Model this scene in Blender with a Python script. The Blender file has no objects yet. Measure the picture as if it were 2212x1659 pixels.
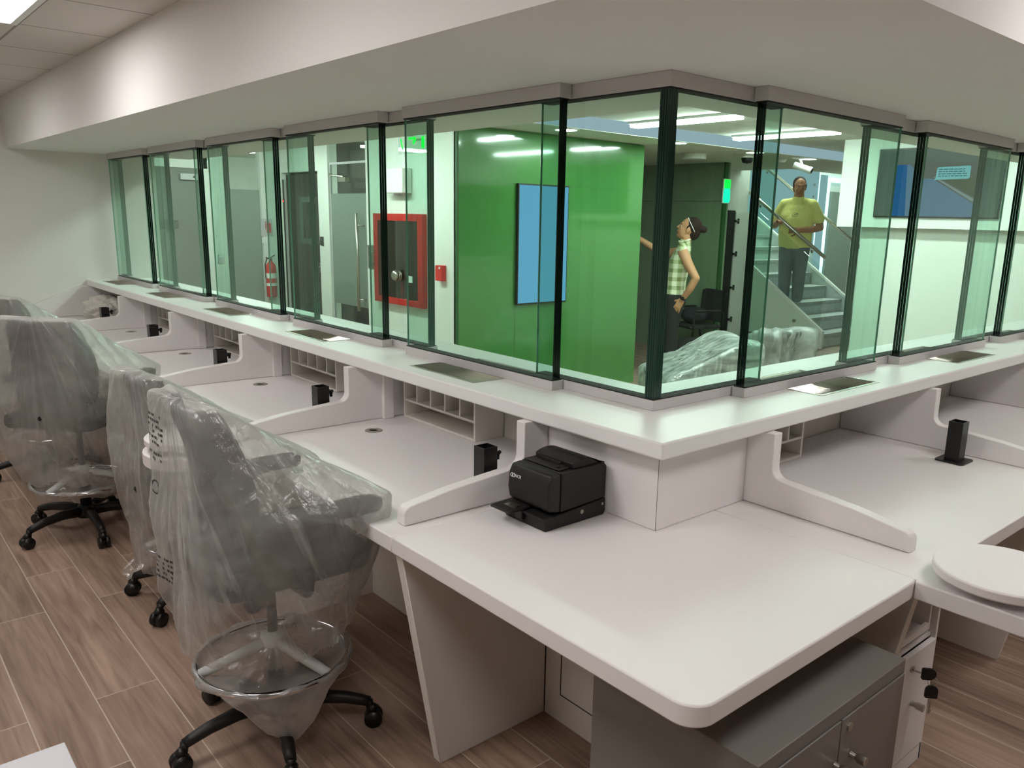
import bpy, bmesh, math, random
from mathutils import Vector, Matrix, noise
from mathutils.bvhtree import BVHTree
PI = math.pi
C = bpy.context.scene.collection
scene = bpy.context.scene
random.seed(7)

# ------------------------------------------------------------------ camera
cam_data = bpy.data.cameras.new('camera')
cam_data.sensor_fit = 'HORIZONTAL'
cam_data.sensor_width = 36.0
cam_data.lens = 1743.6 / 2212 * 36.0
cam_data.shift_x = (1106 - 1173.4) / 2212
cam_data.shift_y = (869.4 - 829.5) / 2212
cam_data.clip_start = 0.05
cam_data.clip_end = 60
cam = bpy.data.objects.new('camera', cam_data)
C.objects.link(cam)
_yaw, _pitch, _roll = math.radians(41.731), math.radians(-12.857), math.radians(1.386)
_f = Vector((math.sin(_yaw) * math.cos(_pitch), math.cos(_yaw) * math.cos(_pitch), math.sin(_pitch)))
_r = Vector((math.cos(_yaw), -math.sin(_yaw), 0))
_u = _r.cross(_f)
_r2 = math.cos(_roll) * _r + math.sin(_roll) * _u
_u2 = -math.sin(_roll) * _r + math.cos(_roll) * _u
cam.matrix_world = Matrix(((_r2.x, _u2.x, -_f.x, -1.8396), (_r2.y, _u2.y, -_f.y, -1.5602), (_r2.z, _u2.z, -_f.z, 1.597), (0, 0, 0, 1)))
scene.camera = cam

# ------------------------------------------------------------------ world, exposure
world = bpy.data.worlds.new('world')
scene.world = world
world.use_nodes = True
world.node_tree.nodes['Background'].inputs[0].default_value = (0.9, 0.95, 1.0, 1)
world.node_tree.nodes['Background'].inputs[1].default_value = 0.15
scene.view_settings.view_transform = 'Standard'
scene.view_settings.look = 'None'
scene.view_settings.gamma = 1.0
scene.view_settings.use_curve_mapping = False
scene.view_settings.exposure = 0.0
cy = scene.cycles
cy.max_bounces = 10
cy.diffuse_bounces = 4
cy.glossy_bounces = 3
cy.transmission_bounces = 4
cy.transparent_max_bounces = 28
cy.caustics_reflective = False
cy.caustics_refractive = False
cy.sample_clamp_indirect = 6.0

TELLER_LAMP = 14.0      # emission of the ceiling panels over the teller aisle
HALL_LAMP = 70.0       # emission of the linear lamps over the public hall

# ------------------------------------------------------------------ materials
def lin(c):
    out = []
    for v in c:
        v = v / 255.0
        out.append(v / 12.92 if v <= 0.04045 else ((v + 0.055) / 1.055) ** 2.4)
    return tuple(out) + (1.0,)

class NT:
    def __init__(s, name):
        s.m = bpy.data.materials.new(name)
        s.m.use_nodes = True
        s.t = s.m.node_tree
        s.t.nodes.clear()
        s.out = s.t.nodes.new('ShaderNodeOutputMaterial')
    def n(s, kind, **kw):
        nd = s.t.nodes.new('ShaderNode' + kind)
        for k, v in kw.items():
            if k.startswith('i_'):
                nd.inputs[k[2:].replace('_', ' ')].default_value = v
            else:
                setattr(nd, k, v)
        return nd
    def l(s, a, b):
        s.t.links.new(a, b)
    def math(s, op, a, b=None, clamp=False):
        nd = s.t.nodes.new('ShaderNodeMath')
        nd.operation = op
        nd.use_clamp = clamp
        for i, v in enumerate((a, b)):
            if v is None:
                continue
            if isinstance(v, (int, float)):
                nd.inputs[i].default_value = v
            else:
                s.l(v, nd.inputs[i])
        return nd.outputs[0]

def mat(name, color, rough=0.5, metal=0.0, spec=0.5, coat=0.0, bump=0.0, bscale=60.0, var=0.0, vscale=3.0, emit=None, estr=0.0):
    k = NT(name)
    p = k.n('BsdfPrincipled')
    col = lin(color)
    p.inputs['Base Color'].default_value = col
    p.inputs['Roughness'].default_value = rough
    p.inputs['Metallic'].default_value = metal
    p.inputs['Specular IOR Level'].default_value = spec
    p.inputs['Coat Weight'].default_value = coat
    p.inputs['Coat Roughness'].default_value = 0.15
    tc = k.n('TexCoord')
    if var > 0:
        nz = k.n('TexNoise')
        nz.inputs['Scale'].default_value = vscale
        nz.inputs['Detail'].default_value = 4
        k.l(tc.outputs['Object'], nz.inputs['Vector'])
        rp = k.n('ValToRGB')
        rp.color_ramp.elements[0].position = 0.3
        rp.color_ramp.elements[1].position = 0.7
        rp.color_ramp.elements[0].color = tuple(c * (1 - var) for c in col[:3]) + (1,)
        rp.color_ramp.elements[1].color = tuple(min(1, c * (1 + var)) for c in col[:3]) + (1,)
        k.l(nz.outputs['Fac'], rp.inputs[0])
        k.l(rp.outputs[0], p.inputs['Base Color'])
    if bump > 0:
        nb = k.n('TexNoise')
        nb.inputs['Scale'].default_value = bscale
        nb.inputs['Detail'].default_value = 3
        k.l(tc.outputs['Object'], nb.inputs['Vector'])
        bp = k.n('Bump')
        bp.inputs['Strength'].default_value = bump
        bp.inputs['Distance'].default_value = 0.01
        k.l(nb.outputs['Fac'], bp.inputs['Height'])
        k.l(bp.outputs[0], p.inputs['Normal'])
    if emit:
        p.inputs['Emission Color'].default_value = lin(emit)
        p.inputs['Emission Strength'].default_value = estr
    k.l(p.outputs[0], k.out.inputs[0])
    return k.m

def emis(name, color, strength):
    k = NT(name)
    e = k.n('Emission')
    e.inputs[0].default_value = lin(color)
    e.inputs[1].default_value = strength
    k.l(e.outputs[0], k.out.inputs[0])
    return k.m

def facing_fac(k, base, edge, power=4.0):
    lw = k.n('LayerWeight')
    lw.inputs['Blend'].default_value = 0.5
    f = k.math('POWER', lw.outputs['Facing'], power)
    return k.math('ADD', k.math('MULTIPLY', f, edge), base, True)

def glass(name, tint, base=0.03, edge=0.55, rough=0.0):
    k = NT(name)
    tr = k.n('BsdfTransparent')
    tr.inputs[0].default_value = tint + (1,)
    gl = k.n('BsdfGlossy')
    gl.inputs['Roughness'].default_value = rough
    gl.inputs[0].default_value = (0.9, 0.95, 0.92, 1)
    mx = k.n('MixShader')
    k.l(facing_fac(k, base, edge), mx.inputs[0])
    k.l(tr.outputs[0], mx.inputs[1])
    k.l(gl.outputs[0], mx.inputs[2])
    k.l(mx.outputs[0], k.out.inputs[0])
    return k.m

def frosted(name, color, opacity=0.85):
    k = NT(name)
    tr = k.n('BsdfTransparent')
    di = k.n('BsdfDiffuse')
    di.inputs[0].default_value = lin(color)
    tl = k.n('BsdfTranslucent')
    tl.inputs[0].default_value = lin(color)
    m1 = k.n('MixShader')
    m1.inputs[0].default_value = 0.45
    k.l(di.outputs[0], m1.inputs[1]); k.l(tl.outputs[0], m1.inputs[2])
    m2 = k.n('MixShader')
    m2.inputs[0].default_value = opacity
    k.l(tr.outputs[0], m2.inputs[1]); k.l(m1.outputs[0], m2.inputs[2])
    k.l(m2.outputs[0], k.out.inputs[0])
    return k.m

def plastic_film(name, lo, hi, tint=(230, 228, 224), gloss=0.12, scale=5.0, streak=0.35, stretch=None):
    """thin milky polyethylene: see-through, whitish along its stretch lines and where it doubles up, glossy on its creases"""
    k = NT(name)
    tc = k.n('TexCoord')
    nz = k.n('TexNoise')
    nz.inputs['Scale'].default_value = scale
    nz.inputs['Detail'].default_value = 5
    nz.inputs['Roughness'].default_value = 0.55
    nz.inputs['Distortion'].default_value = 0.5
    if stretch:
        mp0 = k.n('Mapping'); mp0.inputs['Scale'].default_value = stretch
        k.l(tc.outputs['Object'], mp0.inputs[0]); k.l(mp0.outputs[0], nz.inputs['Vector'])
    else:
        k.l(tc.outputs['Object'], nz.inputs['Vector'])
    mr = k.n('MapRange')
    mr.inputs['From Min'].default_value = 0.36
    mr.inputs['From Max'].default_value = 0.66
    mr.inputs['To Min'].default_value = lo
    mr.inputs['To Max'].default_value = hi
    k.l(nz.outputs['Fac'], mr.inputs[0])
    # stretch lines
    mp = k.n('Mapping'); mp.inputs['Scale'].default_value = (46.0, 3.0, 1.0)
    k.l(tc.outputs['UV'], mp.inputs[0])
    st = k.n('TexNoise'); st.inputs['Scale'].default_value = 1.0; st.inputs['Detail'].default_value = 4; st.inputs['Distortion'].default_value = 0.4
    k.l(mp.outputs[0], st.inputs['Vector'])
    sr = k.n('MapRange'); sr.inputs['From Min'].default_value = 0.56; sr.inputs['From Max'].default_value = 0.74; sr.inputs['To Max'].default_value = streak
    k.l(st.outputs['Fac'], sr.inputs[0])
    lw = k.n('LayerWeight'); lw.inputs[0].default_value = 0.5
    f = k.math('ADD', mr.outputs[0], sr.outputs[0])
    f = k.math('ADD', f, k.math('MULTIPLY', k.math('POWER', lw.outputs['Facing'], 3.0), 0.35), True)
    nb = k.n('TexNoise')
    nb.inputs['Scale'].default_value = 22
    nb.inputs['Detail'].default_value = 4
    nb.inputs['Distortion'].default_value = 1.2
    k.l(tc.outputs['Object'], nb.inputs['Vector'])
    bp = k.n('Bump'); bp.inputs['Strength'].default_value = 0.5; bp.inputs['Distance'].default_value = 0.02
    k.l(k.math('ADD', k.math('MULTIPLY', nb.outputs['Fac'], 0.6), st.outputs['Fac']), bp.inputs['Height'])
    tr = k.n('BsdfTransparent'); tr.inputs[0].default_value = (0.94, 0.94, 0.93, 1)
    di = k.n('BsdfDiffuse'); di.inputs[0].default_value = lin(tint)
    tl = k.n('BsdfTranslucent'); tl.inputs[0].default_value = lin(tint)
    k.l(bp.outputs[0], di.inputs['Normal'])
    m1 = k.n('MixShader'); m1.inputs[0].default_value = 0.45
    k.l(di.outputs[0], m1.inputs[1]); k.l(tl.outputs[0], m1.inputs[2])
    m2 = k.n('MixShader')
    k.l(f, m2.inputs[0]); k.l(tr.outputs[0], m2.inputs[1]); k.l(m1.outputs[0], m2.inputs[2])
    gl = k.n('BsdfGlossy'); gl.inputs['Roughness'].default_value = 0.2
    k.l(bp.outputs[0], gl.inputs['Normal'])
    m3 = k.n('MixShader'); m3.inputs[0].default_value = gloss
    k.l(m2.outputs[0], m3.inputs[1]); k.l(gl.outputs[0], m3.inputs[2])
    k.l(m3.outputs[0], k.out.inputs[0])
    return k.m

def wood_tile(name):
    k = NT(name)
    geo = k.n('NewGeometry')
    sp = k.n('SeparateXYZ'); k.l(geo.outputs['Position'], sp.inputs[0])
    # planks run along world Y: rows are counted along X
    cb = k.n('CombineXYZ')
    k.l(k.math('ADD', sp.outputs['Y'], 20 * 1.19 - 1.20), cb.inputs[0])
    k.l(k.math('ADD', sp.outputs['X'], 20 * 0.1935 + 1.147), cb.inputs[1])
    br = k.n('TexBrick')
    br.offset = 0.336; br.offset_frequency = 2; br.squash = 1.0
    br.inputs['Scale'].default_value = 1.0
    br.inputs['Mortar Size'].default_value = 0.0022
    br.inputs['Mortar Smooth'].default_value = 0.1
    br.inputs['Bias'].default_value = 0.0
    br.inputs['Brick Width'].default_value = 1.19
    br.inputs['Row Height'].default_value = 0.1935
    br.inputs['Color1'].default_value = (0, 0, 0, 1)
    br.inputs['Color2'].default_value = (1, 1, 1, 1)
    br.inputs['Mortar'].default_value = (0.5, 0.5, 0.5, 1)
    k.l(cb.outputs[0], br.inputs['Vector'])
    # grain: noise squeezed along the plank, shifted per plank
    cg = k.n('CombineXYZ')
    k.l(k.math('MULTIPLY', sp.outputs['X'], 30.0), cg.inputs[0])
    k.l(k.math('ADD', k.math('MULTIPLY', sp.outputs['Y'], 1.8), k.math('MULTIPLY', br.outputs['Color'], 31.0)), cg.inputs[1])
    k.l(k.math('MULTIPLY', br.outputs['Color'], 13.0), cg.inputs[2])
    g1 = k.n('TexNoise')
    g1.inputs['Scale'].default_value = 1.0; g1.inputs['Detail'].default_value = 5; g1.inputs['Distortion'].default_value = 1.2
    k.l(cg.outputs[0], g1.inputs['Vector'])
    cg2 = k.n('CombineXYZ')
    k.l(k.math('MULTIPLY', sp.outputs['X'], 7.0), cg2.inputs[0])
    k.l(k.math('ADD', k.math('MULTIPLY', sp.outputs['Y'], 1.1), k.math('MULTIPLY', br.outputs['Color'], 17.0)), cg2.inputs[1])
    g2 = k.n('TexNoise'); g2.inputs['Scale'].default_value = 1.0; g2.inputs['Detail'].default_value = 3; g2.inputs['Distortion'].default_value = 0.6
    k.l(cg2.outputs[0], g2.inputs['Vector'])
    rp = k.n('ValToRGB')
    e = rp.color_ramp.elements
    e[0].position = 0.28; e[0].color = lin((98, 75, 62))
    e[1].position = 0.72; e[1].color = lin((182, 156, 137))
    x = rp.color_ramp.elements.new(0.5); x.color = lin((152, 126, 109))
    k.l(k.math('ADD', k.math('MULTIPLY', g1.outputs['Fac'], 0.55), k.math('MULTIPLY', g2.outputs['Fac'], 0.45)), rp.inputs[0])
    hv = k.n('HueSaturation')
    k.l(rp.outputs[0], hv.inputs['Color'])
    k.l(k.math('ADD', k.math('MULTIPLY', br.outputs['Color'], 0.22), 0.89), hv.inputs['Value'])
    mx = k.n('MixRGB'); mx.inputs[2].default_value = lin((196, 178, 160))
    k.l(br.outputs['Fac'], mx.inputs[0]); k.l(hv.outputs[0], mx.inputs[1])
    p = k.n('BsdfPrincipled')
    p.inputs['Roughness'].default_value = 0.5
    p.inputs['Specular IOR Level'].default_value = 0.35
    k.l(mx.outputs[0], p.inputs['Base Color'])
    bp = k.n('Bump'); bp.inputs['Strength'].default_value = 0.25; bp.inputs['Distance'].default_value = 0.004; bp.invert = True
    k.l(br.outputs['Fac'], bp.inputs['Height']); k.l(bp.outputs[0], p.inputs['Normal'])
    k.l(p.outputs[0], k.out.inputs[0])
    return k.m

def grid_tile(name, color, line, wx, wy, ox, oy, lw=0.006):
    """suspended ceiling: mineral tiles with a thin shadow line"""
    k = NT(name)
    geo = k.n('NewGeometry')
    sp = k.n('SeparateXYZ'); k.l(geo.outputs['Position'], sp.inputs[0])
    cb = k.n('CombineXYZ')
    k.l(k.math('ADD', sp.outputs['Y'], 20 * wy - oy), cb.inputs[0])
    k.l(k.math('ADD', sp.outputs['X'], 20 * wx - ox), cb.inputs[1])
    br = k.n('TexBrick'); br.offset = 0.0
    br.inputs['Scale'].default_value = 1.0
    br.inputs['Mortar Size'].default_value = lw
    br.inputs['Brick Width'].default_value = wy
    br.inputs['Row Height'].default_value = wx
    br.inputs['Color1'].default_value = lin(color); br.inputs['Color2'].default_value = lin(color)
    br.inputs['Mortar'].default_value = lin(line)
    k.l(cb.outputs[0], br.inputs['Vector'])
    nz = k.n('TexNoise'); nz.inputs['Scale'].default_value = 180
    k.l(geo.outputs['Position'], nz.inputs['Vector'])
    bp = k.n('Bump'); bp.inputs['Strength'].default_value = 0.15; bp.inputs['Distance'].default_value = 0.003
    k.l(nz.outputs['Fac'], bp.inputs['Height'])
    p = k.n('BsdfPrincipled'); p.inputs['Roughness'].default_value = 0.9
    k.l(br.outputs['Color'], p.inputs['Base Color']); k.l(bp.outputs[0], p.inputs['Normal'])
    k.l(p.outputs[0], k.out.inputs[0])
    return k.m

def plaid(name):
    k = NT(name)
    tc = k.n('TexCoord')
    sp = k.n('SeparateXYZ'); k.l(tc.outputs['Object'], sp.inputs[0])
    ang = k.math('ARCTAN2', sp.outputs['Y'], sp.outputs['X'])
    a = k.math('SINE', k.math('MULTIPLY', ang, 11.0))
    b = k.math('SINE', k.math('MULTIPLY', sp.outputs['Z'], 70.0))
    a = k.math('GREATER_THAN', a, 0.1); b = k.math('GREATER_THAN', b, 0.1)
    s = k.math('MULTIPLY', k.math('ADD', a, b), 0.5)
    rp = k.n('ValToRGB'); rp.color_ramp.interpolation = 'LINEAR'
    rp.color_ramp.elements[0].color = lin((240, 240, 215))
    rp.color_ramp.elements[1].color = lin((136, 148, 92))
    m = rp.color_ramp.elements.new(0.5); m.color = lin((196, 202, 162))
    k.l(s, rp.inputs[0])
    p = k.n('BsdfPrincipled'); p.inputs['Roughness'].default_value = 0.85
    k.l(rp.outputs[0], p.inputs['Base Color'])
    k.l(p.outputs[0], k.out.inputs[0])
    return k.m

M = {}
M['wall'] = mat('painted_wall', (230, 227, 222), 0.85, bump=0.05, bscale=250)
M['soffit'] = mat('painted_soffit', (240, 238, 234), 0.85, bump=0.04, bscale=250)
M['hallwall'] = mat('painted_hall_wall', (228, 232, 226), 0.7, bump=0.03, bscale=250)
M['ceil'] = grid_tile('ceiling_tile', (222, 217, 210), (160, 153, 146), 0.61, 0.625, -1.07, 2.12)
M['hallceil'] = grid_tile('hall_ceiling_tile', (222, 223, 214), (165, 165, 155), 1.2, 0.6, 0.3, 2.7, 0.004)
M['gyp'] = mat('gypsum_ceiling', (224, 225, 216), 0.9)
M['floor'] = wood_tile('wood_look_tile')
M['counter'] = mat('solid_surface_white', (240, 238, 236), 0.38, spec=0.38, var=0.01)
M['lam'] = mat('white_laminate', (236, 231, 229), 0.42, spec=0.4, var=0.008)
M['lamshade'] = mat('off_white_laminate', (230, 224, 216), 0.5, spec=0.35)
M['alu'] = mat('anodised_aluminium', (206, 201, 200), 0.45, metal=0.0, spec=0.5, bump=0.02, bscale=400)
M['steel'] = mat('brushed_steel', (188, 184, 174), 0.3, metal=1.0, bump=0.04, bscale=300)
M['chrome'] = mat('chrome', (215, 215, 218), 0.12, metal=1.0)
M['black'] = mat('black_plastic', (24, 23, 23), 0.45, spec=0.4, bump=0.05, bscale=500)
M['blackpaint'] = mat('black_powder_coat', (16, 16, 16), 0.35, spec=0.45)
M['darkbody'] = mat('printer_black', (31, 29, 28), 0.5, spec=0.35, bump=0.06, bscale=700)
M['darkpanel'] = mat('printer_lid_black', (25, 24, 24), 0.4, spec=0.35)
M['fabric'] = mat('grey_chair_fabric', (50, 46, 48), 0.95, bump=0.5, bscale=260, var=0.25, vscale=120)
M['fabric2'] = mat('armrest_fabric', (72, 70, 72), 0.95, bump=0.6, bscale=300, var=0.3, vscale=160)
M['greybox'] = mat('grey_painted_steel', (126, 121, 116), 0.4, spec=0.4, bump=0.02, bscale=200)
M['greylight'] = mat('light_grey_laminate', (196, 194, 198), 0.5)
M['gap'] = mat('dark_gap', (30, 27, 25), 0.9)
M['glass'] = glass('laminated_green_glass', (0.77, 0.895, 0.838), 0.025, 0.45)
M['edgemid'] = mat('glass_edge_hall_lit', (62, 100, 84), 0.2, spec=0.5)  # edge colour raised as if lit from the hall side
M['edgecorner'] = mat('glass_edge_deep_green', (26, 62, 50), 0.15, spec=0.5)
M['edge'] = mat('polished_glass_edge', (8, 22, 18), 0.12, spec=0.5)
M['edgelite'] = mat('glass_edge_painted_light', (140, 190, 172), 0.15, spec=0.5)  # pale colour stands for light showing in far edges and the corner glint
M['clear'] = glass('clear_glass', (0.93, 0.96, 0.94), 0.03, 0.4)
M['frost'] = frosted('frosted_film', (158, 168, 160), 0.82)
M['film'] = plastic_film('polythene_cover', 0.18, 0.56, scale=2.6, gloss=0.09, streak=0.4)
M['filmsmooth'] = plastic_film('cloudy_polythene_cover', 0.22, 0.52, scale=2.2, gloss=0.07, streak=0.2)
M['film2'] = plastic_film('thin_polythene_film', 0.34, 0.74, gloss=0.14)
M['filmclear'] = plastic_film('clear_polythene_flap', 0.06, 0.3, gloss=0.16)
M['stretch'] = plastic_film('stretch_wrap', 0.12, 0.75, tint=(235, 240, 238), gloss=0.18, scale=4, stretch=(0.5, 3.5, 3.5), streak=0.5)
M['loosebag'] = plastic_film('loose_white_bag', 0.3, 0.75, tint=(235, 240, 238), gloss=0.15, scale=4)
M['green'] = mat('green_backed_glass', (62, 122, 56), 0.06, spec=0.5, coat=0.5)
M['olive'] = mat('dark_green_backed_glass', (128, 152, 122), 0.07, spec=0.5, coat=0.5)
M['greenjoint'] = mat('green_panel_joint', (20, 80, 28), 0.5)
M['screenblue'] = emis('display_pale_blue', (120, 186, 232), 0.95)
M['red'] = mat('red_enamel', (188, 26, 22), 0.35, spec=0.45)
M['redplastic'] = mat('red_plastic', (200, 36, 34), 0.4)
M['cabin'] = mat('dark_cabinet_inside', (58, 26, 20), 0.6)
M['exitgreen'] = emis('exit_sign_green', (10, 250, 70), 2.2)
M['exitteal'] = emis('exit_sign_teal', (20, 250, 180), 2.0)
M['lamp'] = emis('hall_lamp_diffuser', (252, 255, 249), HALL_LAMP)
M['panel'] = emis('led_panel_diffuser', (255, 251, 250), TELLER_LAMP)
M['cove'] = emis('cove_strip', (196, 206, 228), 0.85)
M['led'] = emis('led_strip', (205, 240, 250), 3.0)
M['backlit'] = emis('backlit_panel', (168, 200, 212), 0.85)
M['white'] = mat('white_plastic', (236, 238, 234), 0.4)
M['greydoor'] = mat('grey_door_leaf', (112, 116, 110), 0.6)
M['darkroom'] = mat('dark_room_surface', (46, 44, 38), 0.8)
M['step'] = mat('grey_stone_tread', (168, 174, 174), 0.55, var=0.15, vscale=14)
M['stepdark'] = mat('grey_stone_riser', (196, 204, 206), 0.6, var=0.12, vscale=14)
M['skirt'] = mat('brown_skirting', (96, 82, 68), 0.6)
M['stringer'] = mat('pale_backed_glass', (226, 236, 224), 0.12, coat=0.4)
M['skin'] = mat('skin', (196, 142, 108), 0.55, spec=0.35)
M['skin2'] = mat('skin_shade', (176, 120, 92), 0.55, spec=0.35)
M['hair'] = mat('dark_hair', (40, 25, 22), 0.75, spec=0.2, bump=0.4, bscale=150)
M['trouser'] = mat('black_trousers', (26, 26, 28), 0.9, bump=0.2, bscale=40)
M['jean'] = mat('grey_jeans', (112, 124, 132), 0.9, var=0.2, vscale=9, bump=0.2, bscale=50)
M['yellow'] = mat('yellow_cotton', (242, 236, 146), 0.9, bump=0.25, bscale=18)
M['plaid'] = plaid('green_plaid_cotton')
M['shoe'] = mat('grey_canvas', (110, 128, 134), 0.8)
M['shoesole'] = mat('white_rubber', (200, 206, 204), 0.7)
M['ink'] = mat('dark_print', (52, 50, 50), 0.8)
M['whiteink'] = mat('white_print', (225, 225, 225), 0.6)
M['mesh'] = mat('black_chair_mesh', (34, 36, 36), 0.8, bump=0.3, bscale=300)
M['bag'] = mat('navy_nylon', (28, 32, 42), 0.75, bump=0.4, bscale=25)
M['yellowpale'] = mat('white_film_bundle', (214, 208, 198), 0.5, bump=0.6, bscale=25)
M['eyewhite'] = mat('eye_white', (230, 228, 222), 0.3)
M['lip'] = mat('lips', (160, 92, 80), 0.5)
M['redled'] = emis('red_indicator', (255, 30, 30), 4.0)

# ------------------------------------------------------------------ mesh helpers
def bx(bm, x0, x1, y0, y1, z0, z1):
    vs = [bm.verts.new((x, y, z)) for x in (x0, x1) for y in (y0, y1) for z in (z0, z1)]
    for f in ((0, 1, 3, 2), (4, 6, 7, 5), (0, 4, 5, 1), (2, 3, 7, 6), (0, 2, 6, 4), (1, 5, 7, 3)):
        bm.faces.new([vs[i] for i in f])
    return vs

def prism(bm, pts, axis, a, b):
    """extrude a 2-D outline; axis is the extrusion axis, pts fill the two others in x,y,z order"""
    def P(p, t):
        if axis == 'x': return (t, p[0], p[1])
        if axis == 'y': return (p[0], t, p[1])
        return (p[0], p[1], t)
    A = [bm.verts.new(P(p, a)) for p in pts]
    B = [bm.verts.new(P(p, b)) for p in pts]
    n = len(pts)
    bm.faces.new(A); bm.faces.new(B[::-1])
    for i in range(n):
        j = (i + 1) % n
        bm.faces.new((A[i], B[i], B[j], A[j]))

def _frame(d):
    d = d.normalized()
    u = Vector((0, 0, 1)).cross(d)
    if u.length < 1e-4: u = Vector((1, 0, 0))
    u.normalize()
    return u, d.cross(u)

def tube(bm, pts, r, seg=12, cap=True):
    pts = [Vector(p) for p in pts]
    rs = r if isinstance(r, (list, tuple)) else [r] * len(pts)
    rings = []
    for i, p in enumerate(pts):
        d = pts[min(i + 1, len(pts) - 1)] - pts[max(i - 1, 0)]
        u, v = _frame(d)
        rings.append([bm.verts.new(p + rs[i] * (math.cos(2 * PI * k / seg) * u + math.sin(2 * PI * k / seg) * v)) for k in range(seg)])
    for a, b in zip(rings, rings[1:]):
        for k in range(seg):
            bm.faces.new((a[k], a[(k + 1) % seg], b[(k + 1) % seg], b[k]))
    if cap:
        bm.faces.new(rings[0][::-1]); bm.faces.new(rings[-1])

def lathe(bm, prof, seg=32, c=(0, 0, 0), close=True):
    rings = []
    for r, z in prof:
        if r < 1e-6:
            rings.append([bm.verts.new((c[0], c[1], c[2] + z))])
        else:
            rings.append([bm.verts.new((c[0] + r * math.cos(2 * PI * k / seg), c[1] + r * math.sin(2 * PI * k / seg), c[2] + z)) for k in range(seg)])
    for a, b in zip(rings, rings[1:]):
        for k in range(seg):
            q = [a[k % len(a)], a[(k + 1) % len(a)], b[(k + 1) % len(b)], b[k % len(b)]]
            q = list(dict.fromkeys(q))
            if len(q) > 2: bm.faces.new(q)

def torus(bm, c, R, r, seg=40, sub=10, sz=1.0):
    rings = []
    for i in range(seg):
        a = 2 * PI * i / seg
        rings.append([bm.verts.new((c[0] + (R + r * math.cos(2 * PI * j / sub)) * math.cos(a), c[1] + (R + r * math.cos(2 * PI * j / sub)) * math.sin(a), c[2] + r * sz * math.sin(2 * PI * j / sub))) for j in range(sub)])
    for i in range(seg):
        for j in range(sub):
            bm.faces.new((rings[i][j], rings[(i + 1) % seg][j], rings[(i + 1) % seg][(j + 1) % sub], rings[i][(j + 1) % sub]))

def ball(bm, c, r, seg=16, rings=10):
    rx, ry, rz = r if isinstance(r, (tuple, list)) else (r, r, r)
    res = bmesh.ops.create_uvsphere(bm, u_segments=seg, v_segments=rings, radius=1)
    for v in res['verts']:
        v.co = Vector((c[0] + v.co.x * rx, c[1] + v.co.y * ry, c[2] + v.co.z * rz))

def rot_about(bm, verts, m):
    for v in verts: v.co = m @ v.co

def new(): return bmesh.new()

def place(o, parent):
    o.parent = parent
    o.matrix_parent_inverse = Matrix.Identity(4)

def obj(name, bm, m, parent=None, smooth=False, bevel=0.0, seg=2, world=False):
    """one mesh object; with world=True its coordinates are world coordinates even under a parent"""
    if world and parent is not None:
        off = Matrix.LocRotScale(parent.location, parent.rotation_euler, None).inverted()
        p = parent.parent
        while p is not None:
            off = off @ Matrix.LocRotScale(p.location, p.rotation_euler, None).inverted()
            p = p.parent
        bm.transform(off)
    bmesh.ops.recalc_face_normals(bm, faces=bm.faces)
    me = bpy.data.meshes.new(name)
    bm.to_mesh(me); bm.free()
    me.materials.append(m if not isinstance(m, str) else M[m])
    if smooth:
        for p in me.polygons: p.use_smooth = True
    o = bpy.data.objects.new(name, me)
    C.objects.link(o)
    if parent is not None: place(o, parent)
    if bevel > 0:
        b = o.modifiers.new('bevel', 'BEVEL')
        b.width = bevel; b.segments = seg; b.limit_method = 'ANGLE'; b.angle_limit = math.radians(40)
        b.harden_normals = False
        for p in me.polygons: p.use_smooth = True
        try:
            me.set_sharp_from_angle(angle=math.radians(35))
        except Exception: pass
    return o

def thing(name, label, cat, loc=(0, 0, 0), rz=0.0, group=None):
    o = bpy.data.objects.new(name, None)
    o.empty_display_size = 0.1
    C.objects.link(o)
    o.location = loc; o.rotation_euler = (0, 0, rz)
    tag(o, label, cat, group)
    return o

def tag(o, label, cat, group=None):
    o['label'] = label; o['category'] = cat
    if group: o['group'] = group
    return o

def struct(name, bm, m, bevel=0.0):
    o = obj(name, bm, m, bevel=bevel)
    o['kind'] = 'structure'
    return o

def dup(root, label=None, group=None, loc=None, rz=None):
    r = root.copy(); C.objects.link(r)
    if loc is not None: r.location = loc
    if rz is not None: r.rotation_euler = (0, 0, rz)
    if label: r['label'] = label
    if group: r['group'] = group
    for ch in list(root.children):
        c = ch.copy(); C.objects.link(c); c.parent = r
        for g in list(ch.children):
            d = g.copy(); C.objects.link(d); d.parent = c
    return r

def text_mesh(txt, size, depth=0.0015):
    cu = bpy.data.curves.new('lettering', 'FONT')
    cu.body = txt; cu.size = size; cu.extrude = depth; cu.align_x = 'CENTER'; cu.align_y = 'CENTER'
    t = bpy.data.objects.new('lettering', cu)
    C.objects.link(t)
    bpy.context.view_layer.update()
    me = bpy.data.meshes.new_from_object(t.evaluated_get(bpy.context.evaluated_depsgraph_get()))
    bm = bmesh.new(); bm.from_mesh(me)
    bpy.data.objects.remove(t); bpy.data.curves.remove(cu); bpy.data.meshes.remove(me)
    return bm

def ring_word(i):
    return ['first', 'second', 'third', 'fourth', 'fifth', 'sixth'][i]
# ------------------------------------------------------------------ the shell
ZT, ZU, ZS, ZC = 1.032, 0.985, 2.008, 2.356
XEND, YEND = 5.72, 5.75
def multi(name, boxes, m, bevel=0.0):
    bm = new()
    for b in boxes: bx(bm, *b)
    return struct(name, bm, m, bevel)

multi('floor', [(-4, 13.2, -4.6, 13, -0.12, 0)], 'floor')
multi('ceiling', [(-4, -0.707, -4.5, YEND, ZC, ZC + 0.06), (-0.707, XEND, -4.5, -0.80, ZC, ZC + 0.06)], 'ceil')
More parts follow.
